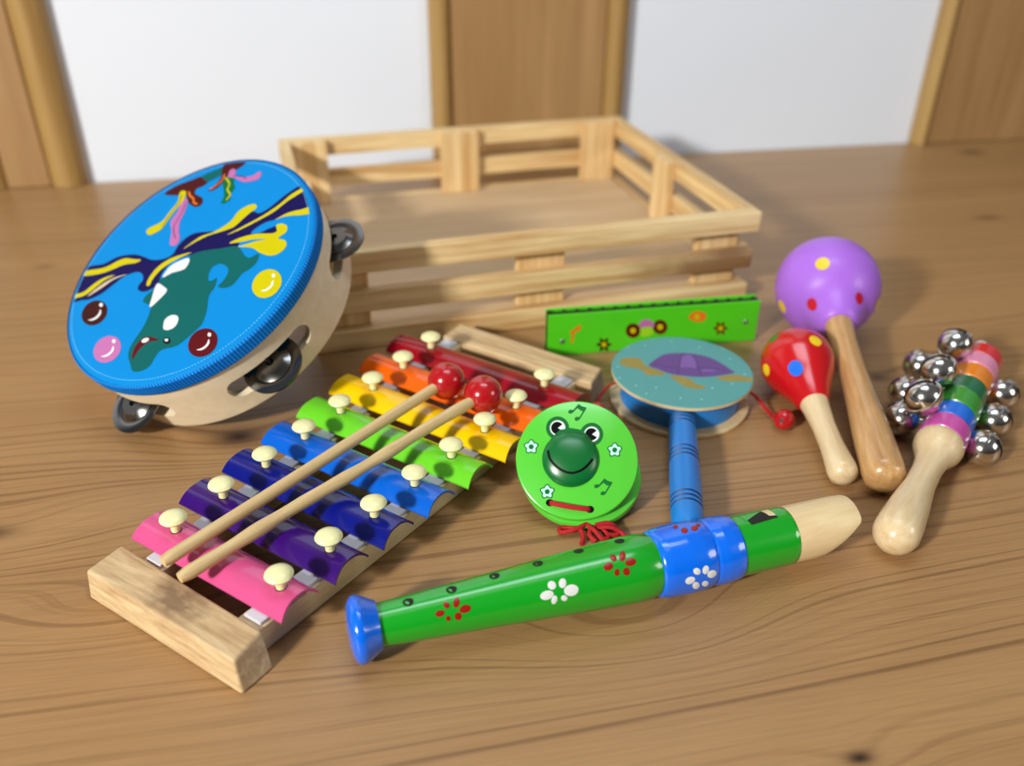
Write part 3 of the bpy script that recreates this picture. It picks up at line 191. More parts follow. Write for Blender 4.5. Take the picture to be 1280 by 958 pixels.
# ------------------------------------------------------------------ mesh builder
class MB:
    def __init__(s): s.v = []; s.f = []; s.m = []; s.mats = []
    def mi(s, mat):
        if mat not in s.mats: s.mats.append(mat)
        return s.mats.index(mat)
    def add(s, vs, fs, mat):
        b = len(s.v); s.v += [V(p) for p in vs]; k = s.mi(mat)
        for f in fs: s.f.append([b + i for i in f]); s.m.append(k)
    def box(s, lo, hi, mat, M=None):
        x0, y0, z0 = lo; x1, y1, z1 = hi
        vs = [V(p) for p in ((x0,y0,z0),(x1,y0,z0),(x1,y1,z0),(x0,y1,z0),(x0,y0,z1),(x1,y0,z1),(x1,y1,z1),(x0,y1,z1))]
        if M: vs = [M @ p for p in vs]
        s.add(vs, [(3,2,1,0),(4,5,6,7),(0,1,5,4),(1,2,6,5),(2,3,7,6),(3,0,4,7)], mat)
    def hexa(s, bot, top, mat):
        vs = list(bot) + list(top); n = len(bot)
        fs = [tuple(range(n))[::-1], tuple(range(n, 2 * n))] + [(i, (i + 1) % n, n + (i + 1) % n, n + i) for i in range(n)]
        s.add(vs, fs, mat)
    def lathe(s, A, ax, prof, seg, mat, ref=None, closed=False):
        """prof: (distance along ax, radius[, material])"""
        A = V(A); ax = V(ax).normalized()
        ref = V(ref) if ref else (V((0, 0, 1)) if abs(ax.z) < .9 else V((1, 0, 0)))
        e1 = (ref - ax * ref.dot(ax)).normalized(); e2 = ax.cross(e1)
        rows = []
        for p in prof:
            d, r = p[0], p[1]
            if r < 1e-7: rows.append([len(s.v)]); s.v.append(A + ax * d)
            else:
                rows.append(list(range(len(s.v), len(s.v) + seg)))
                for i in range(seg):
                    t = 2 * pi * i / seg; s.v.append(A + ax * d + (e1 * cos(t) + e2 * sin(t)) * r)
        pr = list(zip(rows, rows[1:], prof[1:]))
        if closed: pr.append((rows[-1], rows[0], prof[0]))
        for a, b, p in pr:
            k = s.mi(p[2] if len(p) > 2 else mat)
            for i in range(seg):
                j = (i + 1) % seg
                if len(a) == 1 and len(b) == 1: continue
                if len(a) == 1: q = [a[0], b[j], b[i]]
                elif len(b) == 1: q = [a[i], a[j], b[0]]
                else: q = [a[i], a[j], b[j], b[i]]
                s.f.append(q); s.m.append(k)
    def tube(s, pts, r, mat, seg=8, caps=True):
        pts = [V(p) for p in pts]; n = len(pts); rr = r if isinstance(r, (list, tuple)) else [r] * n
        rows = []; e1 = None
        for i, p in enumerate(pts):
            t = (pts[min(i + 1, n - 1)] - pts[max(i - 1, 0)]).normalized()
            if e1 is None: e1 = t.orthogonal().normalized()
            e1 = (e1 - t * e1.dot(t)).normalized(); e2 = t.cross(e1)
            rows.append(range(len(s.v), len(s.v) + seg))
            for k in range(seg):
                a = 2 * pi * k / seg; s.v.append(p + (e1 * cos(a) + e2 * sin(a)) * rr[i])
        k = s.mi(mat)
        for a, b in zip(rows, rows[1:]):
            for i in range(seg):
                j = (i + 1) % seg; s.f.append([a[i], a[j], b[j], b[i]]); s.m.append(k)
        if caps:
            s.f.append(list(rows[0])[::-1]); s.m.append(k); s.f.append(list(rows[-1])); s.m.append(k)
    def sphere(s, c, R, mat, seg=32, ring=18, sc=(1, 1, 1)):
        c = V(c); b = len(s.v)
        prof = [(-R * cos(pi * i / ring), R * sin(pi * i / ring)) for i in range(ring + 1)]
        prof[0] = (-R, 0); prof[-1] = (R, 0)
        s.lathe(c, (0, 0, 1), prof, seg, mat)
        if sc != (1, 1, 1):
            for i in range(b, len(s.v)):
                d = s.v[i] - c; s.v[i] = c + V((d.x * sc[0], d.y * sc[1], d.z * sc[2]))
    def poly(s, pts3, mat):
        """flat filled outline in 3-D, facing as wound"""
        tri = tessellate_polygon([[V(p) for p in pts3]])
        s.add(pts3, tri, mat)
    def xf(s, M):
        s.v = [M @ p for p in s.v]; return s
    def build(s, name, parent=None, world=False, smooth=40., bevel=0., bseg=2, shared=None):
        me = bpy.data.meshes.new(name)
        vs = s.v
        if world and parent is not None:
            Mi = WM[parent.name].inverted(); vs = [Mi @ p for p in vs]
        me.from_pydata([tuple(p) for p in vs], [], s.f)
        for mt in s.mats: me.materials.append(MATS[mt])
        me.polygons.foreach_set('material_index', s.m)
        me.update()
        bm = bmesh.new(); bm.from_mesh(me); bmesh.ops.recalc_face_normals(bm, faces=bm.faces[:]) if s.recalc else None; bm.to_mesh(me); bm.free()
        if smooth:
            me.polygons.foreach_set('use_smooth', [True] * len(me.polygons)); me.set_sharp_from_angle(angle=radians(smooth))
        o = bpy.data.objects.new(name, me); COL.objects.link(o)
        if parent is not None: o.parent = parent
        if bevel:
            b = o.modifiers.new('soft_edges', 'BEVEL'); b.width = bevel; b.segments = bseg; b.limit_method = 'ANGLE'; b.angle_limit = radians(35); b.harden_normals = False
        return o
    recalc = True

WM = {}
def thing(name, label, cat, M=None, group=None):
    o = bpy.data.objects.new(name, None); COL.objects.link(o)
    o.empty_display_size = .02
    M = M or Matrix.Identity(4)
    o.matrix_world = M; WM[o.name] = M.copy()
    o['label'] = label; o['category'] = cat
    if group: o['group'] = group
    return o
def tag(o, label, cat):
    o['label'] = label; o['category'] = cat; return o
def struct(o): o['kind'] = 'structure'; return o
def frame(loc, x, y, z):
    M = Matrix.Identity(4)
    for i, c in enumerate((x, y, z)):
        for j in range(3): M[j][i] = c[j]
    for j in range(3): M[j][3] = loc[j]
    return M
def rotz(loc, a): return Matrix.Translation(V(loc)) @ Matrix.Rotation(a, 4, 'Z')

def catmull(pts, n=4, closed=True):
    P = [V((p[0], p[1])) for p in pts]; out = []; N = len(P)
    for i in range(N if closed else N - 1):
        g = lambda k: P[k % N] if closed else P[max(0, min(N - 1, k))]
        a, b, c, d = g(i - 1), g(i), g(i + 1), g(i + 2)
        for k in range(n):
            t = k / n
            out.append(.5 * ((2 * b) + (c - a) * t + (2 * a - 5 * b + 4 * c - d) * t * t + (3 * b - a - 3 * c + d) * t ** 3))
    if not closed: out.append(P[-1])
    return out
def area2(P): return sum(P[i].x * P[(i + 1) % len(P)].y - P[(i + 1) % len(P)].x * P[i].y for i in range(len(P)))
def ribbon(pts, w):
    P = catmull(pts, 5, False); L = []; R = []
    for i, p in enumerate(P):
        t = (P[min(i + 1, len(P) - 1)] - P[max(i - 1, 0)]).normalized(); n = V((-t.y, t.x)); L.append(p + n * w); R.append(p - n * w)
    return L, R
def decals(mb, shapes, put, limit=None, smooth=True, start=0):
    """painted-on outlines: each printed a hair above the one before"""
    k = start
    for col, layer, pts in shapes:
        P = catmull(pts, 3) if smooth else [V(p) for p in pts]
        if limit and len(pts) not in (22, 10, 7): P = [p if p.length < limit - 3.2 else p * (limit / p.length) for p in P]
        if area2(P) < 0: P = P[::-1]
        k += 1
        mb.poly([put(p.x * .001, p.y * .001, .00003 + .000006 * k) for p in P], col)
    return k
def strokes(mb, lines, put, k):
    for col, w, pts in lines:
        L, R = ribbon(pts, w); k += 1
        z = .00003 + .000006 * k
        vs = [put(p.x * .001, p.y * .001, z) for p in L] + [put(p.x * .001, p.y * .001, z) for p in R]
        n = len(L); mb.add(vs, [(i, n + i, n + i + 1, i + 1) for i in range(n - 1)], col)
    return k

# ------------------------------------------------------------------ setting: table and wall
WA = .1869; W0 = V((0, .9074, 0)); WX = V((cos(WA), sin(WA), 0)); WY = V((-sin(WA), cos(WA), 0))
MT = rotz(W0, WA); MTi = MT.inverted()
kn = []
for wx, wy, sx_, sy_, amp, dark in [(.055, .2665, .060, .026, .030, .0), (-.1715, .272, .052, .020, .022, 0.), (-.150, .4036, .05, .03, .02, 1.), (-.245, .3214, .05, .022, .02, .75),
                                    (.1262, .2048, .022, .011, .010, 1.), (.4945, .9545, .06, .035, .02, .7), (.2259, .4739, .03, .018, .012, .8), (.4214, .7548, .07, .03, .02, .55), (-.36, .63, .05, .03, .02, .4), (.36, .33, .05, .03, .016, 0.)]:
    p = MTi @ V((wx, wy, 0)); kn.append((p.x, p.y, sx_, sy_, amp, dark))
pine_table('pine', kn)
mb = MB(); mb.box((-1.2, -1.3, -.035), (1.2, -.0015, 0), 'pine')
t = mb.build('table', bevel=.002, smooth=0); t.matrix_world = MT
for lx in (-1.12, 1.12):
    for ly in (-1.22, -.09):
        mb = MB(); mb.hexa([V((lx + a * .025, ly + b * .025, -.74)) for a, b in ((-1, -1), (1, -1), (1, 1), (-1, 1))], [V((lx + a * .035, ly + b * .035, -.0352)) for a, b in ((-1, -1), (1, -1), (1, 1), (-1, 1))], 'crate_wood_z')
        mb.build('leg', t, smooth=0, bevel=.003)
mb = MB(); mb.box((-2.2, -2.4, -.80), (2.2, .05, -.741), 'trim_wood')
fl_ = mb.build('floor', smooth=0); fl_.matrix_world = MT; struct(fl_)
tag(t, 'varnished knotty pine tabletop that carries all the toy instruments', 'table')
mb = MB(); mb.box((-2.2, .0, -.739), (2.2, .05, 1.25), 'wall_white')
w = mb.build('wall_back', smooth=0); w.matrix_world = MT; struct(w)
def trim(name, t0, t1, kind):
    mb = MB()
    if kind == 'board': mb.box((t0, -.010, .0005), (t1, -.0002, 1.25), 'trim_wood')
    else:
        n = 8; prof = [(t0, -.0002)] + [(t0 + (t1 - t0) * (i / n), -.008 - .010 * sin(pi * i / n) ** .7) for i in range(n + 1)] + [(t1, -.0002)]
        mb.hexa([V((x, y, .0005)) for x, y in prof], [V((x, y, 1.25)) for x, y in prof], 'moulding_wood')
    o = mb.build(name, bevel=.0008 if kind == 'board' else 0); o.matrix_world = MT; struct(o)
trim('trim_1', -.0837, -.063, 'mould'); trim('trim_2', -.0628, .088, 'board'); trim('trim_3', .0882, .111, 'mould')
trim('trim_4', -.446, -.4145, 'mould'); trim('trim_5', -.484, -.4462, 'board'); trim('trim_6', -.51, -.4842, 'mould'); trim('trim_7', -.80, -.525, 'board')
trim('trim_8', .446, .461, 'mould'); trim('trim_9', .4612, .80, 'board')

# ------------------------------------------------------------------ crate
CW, CD, CH = .304, .2575, .0677
FLc = V((.1674, .5806, 0)) - V((cos(.2836), sin(.2836), 0)) * CW
crate = thing('wooden_crate', 'shallow pale pine slatted crate standing empty behind the instruments', 'crate', rotz(FLc, .2836))
T = .008
def part_box(name, lo, hi, mat, parent, bevel=.0007, label=None):
    m = MB(); m.box(lo, hi, mat); o = m.build(name, parent, smooth=0, bevel=bevel)
    if label: o['label'] = label
    return o
part_box('floor_panel', (T, T, .009), (CW - T, CD - T, .0135), 'crate_floor', crate)
for z0, z1, nm in ((.0003, .0140, 'slat'), (.0262, .0405, 'slat'), (.0535, CH, 'top_rail')):
    ex = .0015 if nm == 'top_rail' else 0
    part_box(nm, (-ex, -ex, z0), (CW + ex, T, z1), 'crate_heartwood' if z0 > .02 and z0 < .05 else 'crate_wood', crate)
    part_box(nm, (-ex, CD - T, z0), (CW + ex, CD + ex, z1), 'crate_wood', crate)
    part_box(nm, (-ex, T + .0002, z0), (T, CD - T - .0002, z1), 'crate_wood_y', crate)
    part_box(nm, (CW - T, T + .0002, z0), (CW + ex, CD - T - .0002, z1), 'crate_wood_y', crate)
for x0, x1 in ((T + .0002, .037), (CW / 2 - .017, CW / 2 + .016), (CW - .039, CW - T - .0002)):
    nm = 'centre_post' if abs(x0 - CW / 2) < .05 else 'corner_post'
    part_box(nm, (x0, T + .0001, .0137), (x1, T + .0075, CH - .0030), 'crate_wood_z', crate)
    part_box(nm, (x0, CD - T - .0075, .0137), (x1, CD - T - .0001, CH - .0006), 'crate_wood_z', crate)
for x0, x1 in ((T + .0001, T + .007), (CW - T - .007, CW - T - .0001)):
    part_box('centre_post', (x0, CD / 2 - .014, .0137), (x1, CD / 2 + .014, CH - .0006), 'crate_wood_z', crate)

# ------------------------------------------------------------------ tambourine
TC = V((-0.1806, 0.4561, 0.0796)); Tn = V((-0.33262295, -0.41175556, 0.84842167)); T1 = V((-0.77789394, 0.62839559, 0)); T2 = V((-0.53314443, -0.65998208, -0.52932095))
DEP = .045
tamb = thing('tambourine', 'tambourine with blue sea picture drumhead leaning on crate corner', 'tambourine', frame(TC - Tn * DEP, T1, T2, Tn))
R = .078
rim = MB(); rim.lathe((0, 0, 0), (0, 0, 1), [(.0003, R - .0005), (.001, R), (DEP - .0012, R), (DEP - .0012, R - .0055), (.001, R - .0055), (.0003, R - .005)], 160, 'birch', closed=True)
rim_o = rim.build('rim', tamb)
cut = MB()
SLOTS = [1.69, 2.845, 3.985, 5.31, 6.63]
SZ = DEP - .0268
for a in SLOTS:
    ct, st = cos(a), sin(a); er = V((ct, st, 0)); et = V((-st, ct, 0))
    hw, hr = .0205, .0066; prof = []
    for i in range(17): q = -pi / 2 + pi * i / 16; prof.append((hw + hr * cos(q), hr * sin(q)))
    for i in range(17): q = pi / 2 + pi * i / 16; prof.append((-hw + hr * cos(q), hr * sin(q)))
    b0 = [er * .055 + et * x + V((0, 0, SZ + z)) for x, z in prof]; b1 = [er * .095 + et * x + V((0, 0, SZ + z)) for x, z in prof]
    cut.hexa(b0, b1, 'birch')
cut_o = cut.build('slot_cutter', tamb)
bo = rim_o.modifiers.new('slots', 'BOOLEAN'); bo.object = cut_o; bo.operation = 'DIFFERENCE'; bo.solver = 'EXACT'
bpy.context.view_layer.update()
dg = bpy.context.evaluated_depsgraph_get()
me2 = bpy.data.meshes.new_from_object(rim_o.evaluated_get(dg))
rim_o.modifiers.clear(); rim_o.data = me2
me2.polygons.foreach_set('use_smooth', [True] * len(me2.polygons)); me2.set_sharp_from_angle(angle=radians(35))
bpy.data.objects.remove(cut_o)
# drumhead with its printed sea picture
dh = MB(); FR = .0765
dh.lathe((0, 0, 0), (0, 0, 1), [(DEP, 0), (DEP, .03), (DEP, .06), (DEP - .00002, FR - .001), (DEP - .0003, FR + .0006), (DEP - .0012, R + .0006), (DEP - .0012, R - .006)], 160, 'sky')
put = lambda x, y, z: V((x, y, DEP + z))
dh.recalc = False
k = decals(dh, TAMB, put, limit=FR * 1000 - .5)
strokes(dh, TAMB_STROKE, put, k)
# light stitching round the edge
ns = 260
for i in range(ns):
    a0 = 2 * pi * i / ns; a1 = a0 + 2 * pi / ns * .5
    f = lambda a, r: V((r * cos(a), r * sin(a), DEP + .00006))
    dh.add([f(a0, FR - .0013), f(a0, FR - .0009), f(a1, FR - .0009), f(a1, FR - .0013)], [(0, 1, 2, 3)], 'stitch')
dho = dh.build('drumhead', tamb); dho['label'] = 'blue drumhead printed with a diving green orca and bubbles'
# ribbed edging, relief shading painted as lighter and darker blue ribs
eb = MB(); n = 1040; zz = [(-.0005, R + .0007), (-.0018, R + .0015), (-.0082, R + .0015), (-.0094, R + .0009), (-.0096, R + .0001)]
for j, (dz, r) in enumerate(zz):
    for i in range(n):
        a = 2 * pi * i / n; rr = r + (.00022 if i % 2 else -.00022) * (1 if 0 < j < 4 else .3); eb.v.append(V((rr * cos(a), rr * sin(a), DEP + dz)))
kk = (eb.mi('band_blue'), eb.mi('band_light'))
for j in range(len(zz) - 1):
    for i in range(n):
        i2 = (i + 1) % n; eb.f.append([j * n + i, (j + 1) * n + i, (j + 1) * n + i2, j * n + i2]); eb.m.append(kk[(i // 2) % 2])
eb.build('edge_band', tamb, smooth=0)['label'] = 'ribbed bright blue edging band'
plate = [(0.0010, .0019), (.0010, .0065), (-.0022, .0105), (-.0026, .0125), (-.0020, .0150), (-.0019, .0158), (-.0023, .0158), (-.0024, .0150), (-.0030, .0126), (-.0026, .0102), (.0006, .0062), (.0006, .0019)]
for i, a in enumerate(SLOTS):
    er = V((cos(a), sin(a), 0)); et = V((-sin(a), cos(a), 0)); c = er * (R - .0004) + V((0, 0, SZ))
    jp = MB(); jp.tube([c + V((0, 0, -.0068)), c + V((0, 0, .0068))], .0009, 'slit', 8)
    jr = jp.build('jingle', tamb); jr['label'] = 'pair of steel jingle discs on a pin'
    for sgn, tilt in ((1, .22), (-1, .13)):
        ax = (V((0, 0, 1)) + er * tilt * (1.0)).normalized()
        pm = MB(); pm.lathe(c + V((0, 0, .0004 * sgn)) + ax * (.0018 * sgn), ax * sgn, [(d_, r_ * 1.05) for d_, r_ in plate], 48, 'steel', ref=er, closed=True)
        pm.build('jingle_plate', jr, smooth=30)

# ------------------------------------------------------------------ xylophone
XA = -.5674; XO = V((-.1199, .2833, 0))
xyl = thing('xylophone', 'toy xylophone with eight rainbow metal bars on a wooden frame', 'xylophone', rotz(XO, XA))
def slab(name, b, t, mat, bevel=.0012, label=None):
    m = MB(); m.hexa([V(p) for p in b], [V(p) for p in t], mat); o = m.build(name, xyl, smooth=0, bevel=bevel, bseg=3)
    if label: o['label'] = label
HB = .0150
slab('end_block', [(-.0505, -.0355, 0), (.0437, -.0358, 0), (.0440, -.0195, 0), (-.0515, -.0150, 0)], [(-.0500, -.0338, HB), (.0402, -.0340, HB), (.0375, -.0172, HB), (-.0512, -.0152, HB)], 'block_scuffed', label='near wooden end block with scuffed top')
slab('end_block', [(-.0505, .2195, 0), (.0572, .2195, 0), (.0560, .2405, 0), (-.0515, .2405, 0)], [(-.0500, .2198, HB), (.0562, .2198, HB), (.0525, .2395, HB), (-.0505, .2400, HB)], 'block_wood')
HR = .0128
ro = lambda v: .0357 + .048 * v
for s_ in (1, -1):
    v0, v1 = -.0190, .2198; wd = .0125; off = 0 if s_ > 0 else .002
    pts = [(s_ * (ro(v0) + off - wd), v0), (s_ * (ro(v0) + off), v0), (s_ * (ro(v1) + off), v1), (s_ * (ro(v1) + off - wd), v1)]
    if s_ < 0: pts = pts[::-1]
    slab('side_rail', [(x, y, .0002) for x, y in pts], [(x, y, HR) for x, y in pts], 'rail_wood', .0006)
    v0, v1 = -.0145, .2190; f0, f1 = .0045 if s_ > 0 else .0035, .0105
    pts = [(s_ * (ro(v0) + off - f1), v0), (s_ * (ro(v0) + off - .0012), v0), (s_ * (ro(v1) + off - .0012), v1), (s_ * (ro(v1) + off - f1), v1)]
    if s_ < 0: pts = pts[::-1]
    slab('felt_strip', [(x, y, HR) for x, y in pts], [(x, y, HR + .0018) for x, y in pts], 'felt', .0004)
PITCH = .0278; ZB = HR + .0018; BW = .0107; BH = .0068
for i, (nm, _) in enumerate(BAR_RGB):
    v = PITCH * i; x0, x1 = -.0503 - .0023 * i, .0418 + .0030 * i; mat = 'bar_' + nm.replace(' ', '_')
    m = MB(); n = 14; top = []; bot = []
    for j in range(n + 1):
        q = -1 + 2 * j / n; top.append((BW * q, ZB + .0012 + (BH - .0012) * (1 - abs(q) ** 2.7))); 
        bot.append((BW * q * .965, ZB + (BH - .0013) * (1 - abs(q) ** 2.7)))
    pr = top + bot[::-1]; N = len(pr)
    def xe(xe_, yy, sg):  # ends dished a little
        return xe_ - sg * .0012 * (1 - (yy / BW) ** 2)
    secs = [[V((xe(x0, y, -1), v + y, z)) for y, z in pr], [V((xe(x1, y, 1), v + y, z)) for y, z in pr]]
    mid = [[V((x0 + (x1 - x0) * f, v + y, z)) for y, z in pr] for f in (.02, .5, .98)]
    secs = [secs[0]] + mid + [secs[1]]
    for sct in secs: m.v += sct
    kk = m.mi(mat)
    for a in range(len(secs) - 1):
        for j in range(N):
            j2 = (j + 1) % N; m.f.append([a * N + j, a * N + j2, (a + 1) * N + j2, (a + 1) * N + j]); m.m.append(kk)
    for base in (0, (len(secs) - 1) * N):
        for j in range(n):
            m.f.append([base + j, base + j + 1, base + N - 2 - j, base + N - 1 - j]); m.m.append(kk)
    bo_ = m.build('bar', xyl, smooth=35); bo_['label'] = nm + ' arched metal bar'
    for s_ in (-1, 1):
        px = s_ * (.0319 + .0011 * i)
        pg = MB(); pg.lathe((px, v, 0), (0, 0, 1), [(ZB + BH - .002, .0022), (.0262, .0021), (.0268, .0032), (.0274, .0054), (.0284, .0060), (.0293, .0056), (.0303, .0040), (.0308, .0020), (.0309, 0)], 28, 'peg_cream')
        pg.lathe((px, v, 0), (0, 0, 1), [(ZB + BH - .0022, .0025), (ZB + BH + .00012, .0025), (ZB + BH + .0002, 0)], 20, 'slit')
        pg.build('peg', bo_)['label'] = 'cream mushroom shaped peg'

# ------------------------------------------------------------------ mallets
MX = rotz(XO, XA)
for hd, en, lab in (((.0030, .1528, .0328), (-.0150, -.0195, .0263), 'beater with red ball head and smooth stick, lying left of the other on the xylophone'),
                    ((.0273, .1523, .0328), (-.0020, -.0220, .0263), 'beater with red ball head and knobbly stick, lying on xylophone nearer the frog castanet')):
    hd, en = MX @ V(hd), MX @ V(en); d = (hd - en).normalized(); L = (hd - en).length
    side = V((d.y, -d.x, 0)).normalized()
    t = thing('mallet', lab, 'mallet', frame(V((en.x, en.y, en.z - .003)), side, d, side.cross(d)), 'xylophone beaters')
    m = MB(); n = 44; pts = []; rr = []
    knob = 'knobbly' in lab
    for i in range(n + 1):
        s_ = i / n * (L - .0085); pts.append(en + d * s_ + side * ((.0004 * sin(s_ * 70 + 1) if knob else .0002 * sin(s_ * 30)))); rr.append(.0030 + (.0003 * sin(s_ * 210) * sin(s_ * 45) if knob else 0) - (.0007 if i == 0 else 0))
    m.tube(pts, rr, 'stick_wood', 14); m.build('stick', t, world=True)
    m = MB(); hr = .0102
    m.lathe(hd, d, [(-hr * cos(pi * i / 20), hr * sin(pi * i / 20)) if 0 < i < 20 else ((-hr if i == 0 else hr), 0) for i in range(21)], 36, 'mallet_red'); m.build('mallet_head', t, world=True)['label'] = 'glossy red wooden ball'

# ------------------------------------------------------------------ frog castanet
CC = V((.0316, .3487, .0267)); f1 = V((-.99787705, .06512591, 0)); f2 = V((-.0496022, -.76001852, -.64800576)); cn = V((-.04220196, -.64663008, .76163543))
MC = frame(CC, f1, f2, cn)
cast = thing('castanet', 'round green frog face castanet tied with red cord, between the xylophone and the flute', 'castanet', MC)
RC, TH = .0295, .0045
m = MB(); m.recalc = False
def disc_prof(r, z0, z1, c, top, edge):
    return [(z0, 0, edge), (z0, r - c, edge), (z0 + c, r, edge), (z1 - c, r, top), (z1 - c * .3, r - c * .3, top), (z1, r - c, top), (z1, 0, top)]
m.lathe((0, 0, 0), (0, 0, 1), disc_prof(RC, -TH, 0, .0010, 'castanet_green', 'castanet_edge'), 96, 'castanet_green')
pl = lambda x, y, z: V((x, y, z))
decals(m, CAST, pl, smooth=False)
dc = V(CAST_PTS[0]) * .001; dr = (V(CAST_PTS[1]) * .001 - dc).length; dr2 = (V(CAST_PTS[2]) * .001 - dc).length; dr = (dr + dr2) / 2; DHT = .0050
for hx in CAST_PTS[3:5]:
    m.add([V((hx[0] * .001 + .0019 * cos(a), hx[1] * .001 + .0017 * sin(a), .0003)) for a in [2 * pi * i / 20 for i in range(20)]], [tuple(range(20))], 'black')
fo = m.build('front_clapper', cast); fo['label'] = 'bright green disc with painted eyes, flowers and music notes'
m = MB(); nr = 14
m.lathe((dc.x, dc.y, 0), (0, 0, 1), [(0, dr)] + [(DHT * sin(pi / 2 * i / nr), dr * cos(pi / 2 * i / nr) if i < nr else 0) for i in range(1, nr + 1)], 64, 'frog_green')
L_, R_ = ribbon(CAST_MOUTH, .55)
def onz(p):
    q = V((p.x, p.y)) * .001; r = min((q - dc).length / dr, .995); return V((q.x, q.y, DHT * sqrt(1 - r * r) + .00012))
m.recalc = False
vs = [onz(p) for p in L_] + [onz(p) for p in R_]; n = len(L_)
m.add(vs, [(i, i + 1, n + i + 1, n + i) for i in range(n - 1)], 'black')
m.build('frog_muzzle', fo)['label'] = 'domed dark green frog muzzle with a painted smile'
# back clapper, resting behind and hinged by the cord
bz = Matrix.Rotation(radians(20), 4, 'X')
MBk = Matrix.Translation(V((.0348, .3555, .0002))) @ Matrix.Translation(V((0, 0, RC * sin(radians(20))))) @ bz
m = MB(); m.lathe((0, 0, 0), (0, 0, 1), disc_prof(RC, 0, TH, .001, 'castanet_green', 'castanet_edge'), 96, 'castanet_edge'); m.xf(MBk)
m.build('back_clapper', cast, world=True)
h0, h1 = V((CAST_PTS[3][0] * .001, CAST_PTS[3][1] * .001, 0)), V((CAST_PTS[4][0] * .001, CAST_PTS[4][1] * .001, 0))
m = MB(); pts = []
for i in range(25):
    q = i / 24; pts.append(h0.lerp(h1, q) + V((0, .0006 * sin(pi * q), -.0006 + .0024 * sin(pi * q) ** .35)))
for off in (-.0005, .0005): m.tube([p + V((0, off, 0)) for p in pts], .00075, 'cord_red', 8)
wpt = lambda x, y, z: MC.inverted() @ V((x, y, z))
def loop(P, r=.0011):
    Q = []; P3 = [V(p) for p in P]; N = len(P3)
    for i in range(N - 1):
        g = lambda k: P3[max(0, min(N - 1, k))]; a, b, c, d = g(i - 1), g(i), g(i + 1), g(i + 2)
        for kx in range(6):
            t_ = kx / 6; Q.append(.5 * ((2 * b) + (c - a) * t_ + (2 * a - 5 * b + 4 * c - d) * t_ * t_ + (3 * b - a - 3 * c + d) * t_ ** 3))
    Q.append(P3[-1]); m.tube([MC.inverted() @ p for p in Q], r, 'cord_red', 8)
loop([(.036, .328, .004), (.030, .324, .0035), (.024, .3245, .0015), (.0235, .3275, .0015), (.028, .3275, .002), (.033, .3245, .003), (.034, .320, .002), (.033, .3165, .0012)])
loop([(.036, .328, .004), (.040, .323, .0035), (.043, .3195, .002), (.046, .3215, .0015), (.044, .3255, .002), (.039, .3265, .003), (.037, .322, .0025), (.040, .3185, .0012)])
loop([(.041, .326, .003), (.047, .3255, .004), (.052, .3245, .002), (.054, .322, .0012)])
loop([(.040, .327, .004), (.046, .328, .0045), (.050, .327, .0025), (.0505, .3235, .0014), (.046, .3225, .002)])
m.build('cord', cast)['label'] = 'red cord tied in a bow under the discs'

# ------------------------------------------------------------------ twist drum with turtle
DC = V((.0982, .4453, 0))
drum = thing('rattle_drum', 'twist rattle drum with purple turtle picture lying flat with its blue handle towards the flute', 'drum', Matrix.Translation(DC))
RD = .0405
m = MB(); m.recalc = False
m.lathe((0, 0, 0), (0, 0, 1), [(.0182, 0, 'ply'), (.0182, RD - .0004, 'ply'), (.0186, RD, 'ply'), (.0204, RD, 'ply'), (.0208, RD - .0005, 'drum_teal'), (.0208, RD - .0005, 'drum_teal'), (.0208, 0, 'drum_teal')], 96, 'ply')
put = lambda x, y, z: V((x, y, .0208 + z))
k = decals(m, DRUM, put, limit=RD * 1000 - .4); k = strokes(m, DRUM_STROKE, put, k)
for (x, y) in DRUM_SPECKS:
    if V((x, y)).length < 39: m.add([put(x * .001 + .0006 * cos(a), y * .001 + .0006 * sin(a), .00004) for a in [pi / 4 * i for i in range(8)]], [tuple(range(8))], 'speck')
m.build('drumhead', drum)['label'] = 'teal disc painted with a swimming turtle with purple shell'
m = MB(); m.lathe((0, 0, 0), (0, 0, 1), [(.0002, 0), (.0002, RD - .0004), (.0006, RD), (.0024, RD), (.0028, RD - .0004), (.0028, 0)], 96, 'ply'); m.build('back_head', drum)['label'] = 'plain plywood disc underneath'
m = MB(); RB = .0345
m.lathe((0, 0, 0), (0, 0, 1), [(.0028, 0), (.0028, RB), (.0182, RB), (.0182, 0)], 96, 'drum_blue'); m.build('drum_shell', drum)['label'] = 'blue wooden ring between the discs'
hend = V((.0812, .3135, .0098)) - DC; hst = V((0, 0, .0105)); d = (hend - hst); hl = d.length; d.normalize()
m = MB(); s0 = RB - .004
pr = [(s0, .0068)]
def groove(sv, r): return [(sv - .0007, r), (sv - .0003, r - .0006, 'drum_groove'), (sv + .0003, r - .0006, 'drum_groove'), (sv + .0007, r, 'drum_groove')]  # shade inside the grooves is painted in as dark blue
for g in (.0395, .043, .0465): pr += groove(g, .0073)
pr += [(.060, .0076)]
for g in (.0710, .0745, .0780): pr += groove(g, .0076)
pr += [(.095, .0079)]
for g in (.1085, .1120, .1155): pr += groove(g, .0078)
pr += [(.122, .0076), (hl - .004, .0074), (hl - .001, .0058), (hl, 0)]
m.lathe(hst, d, pr, 36, 'drum_blue'); m.build('handle', drum, smooth=50)
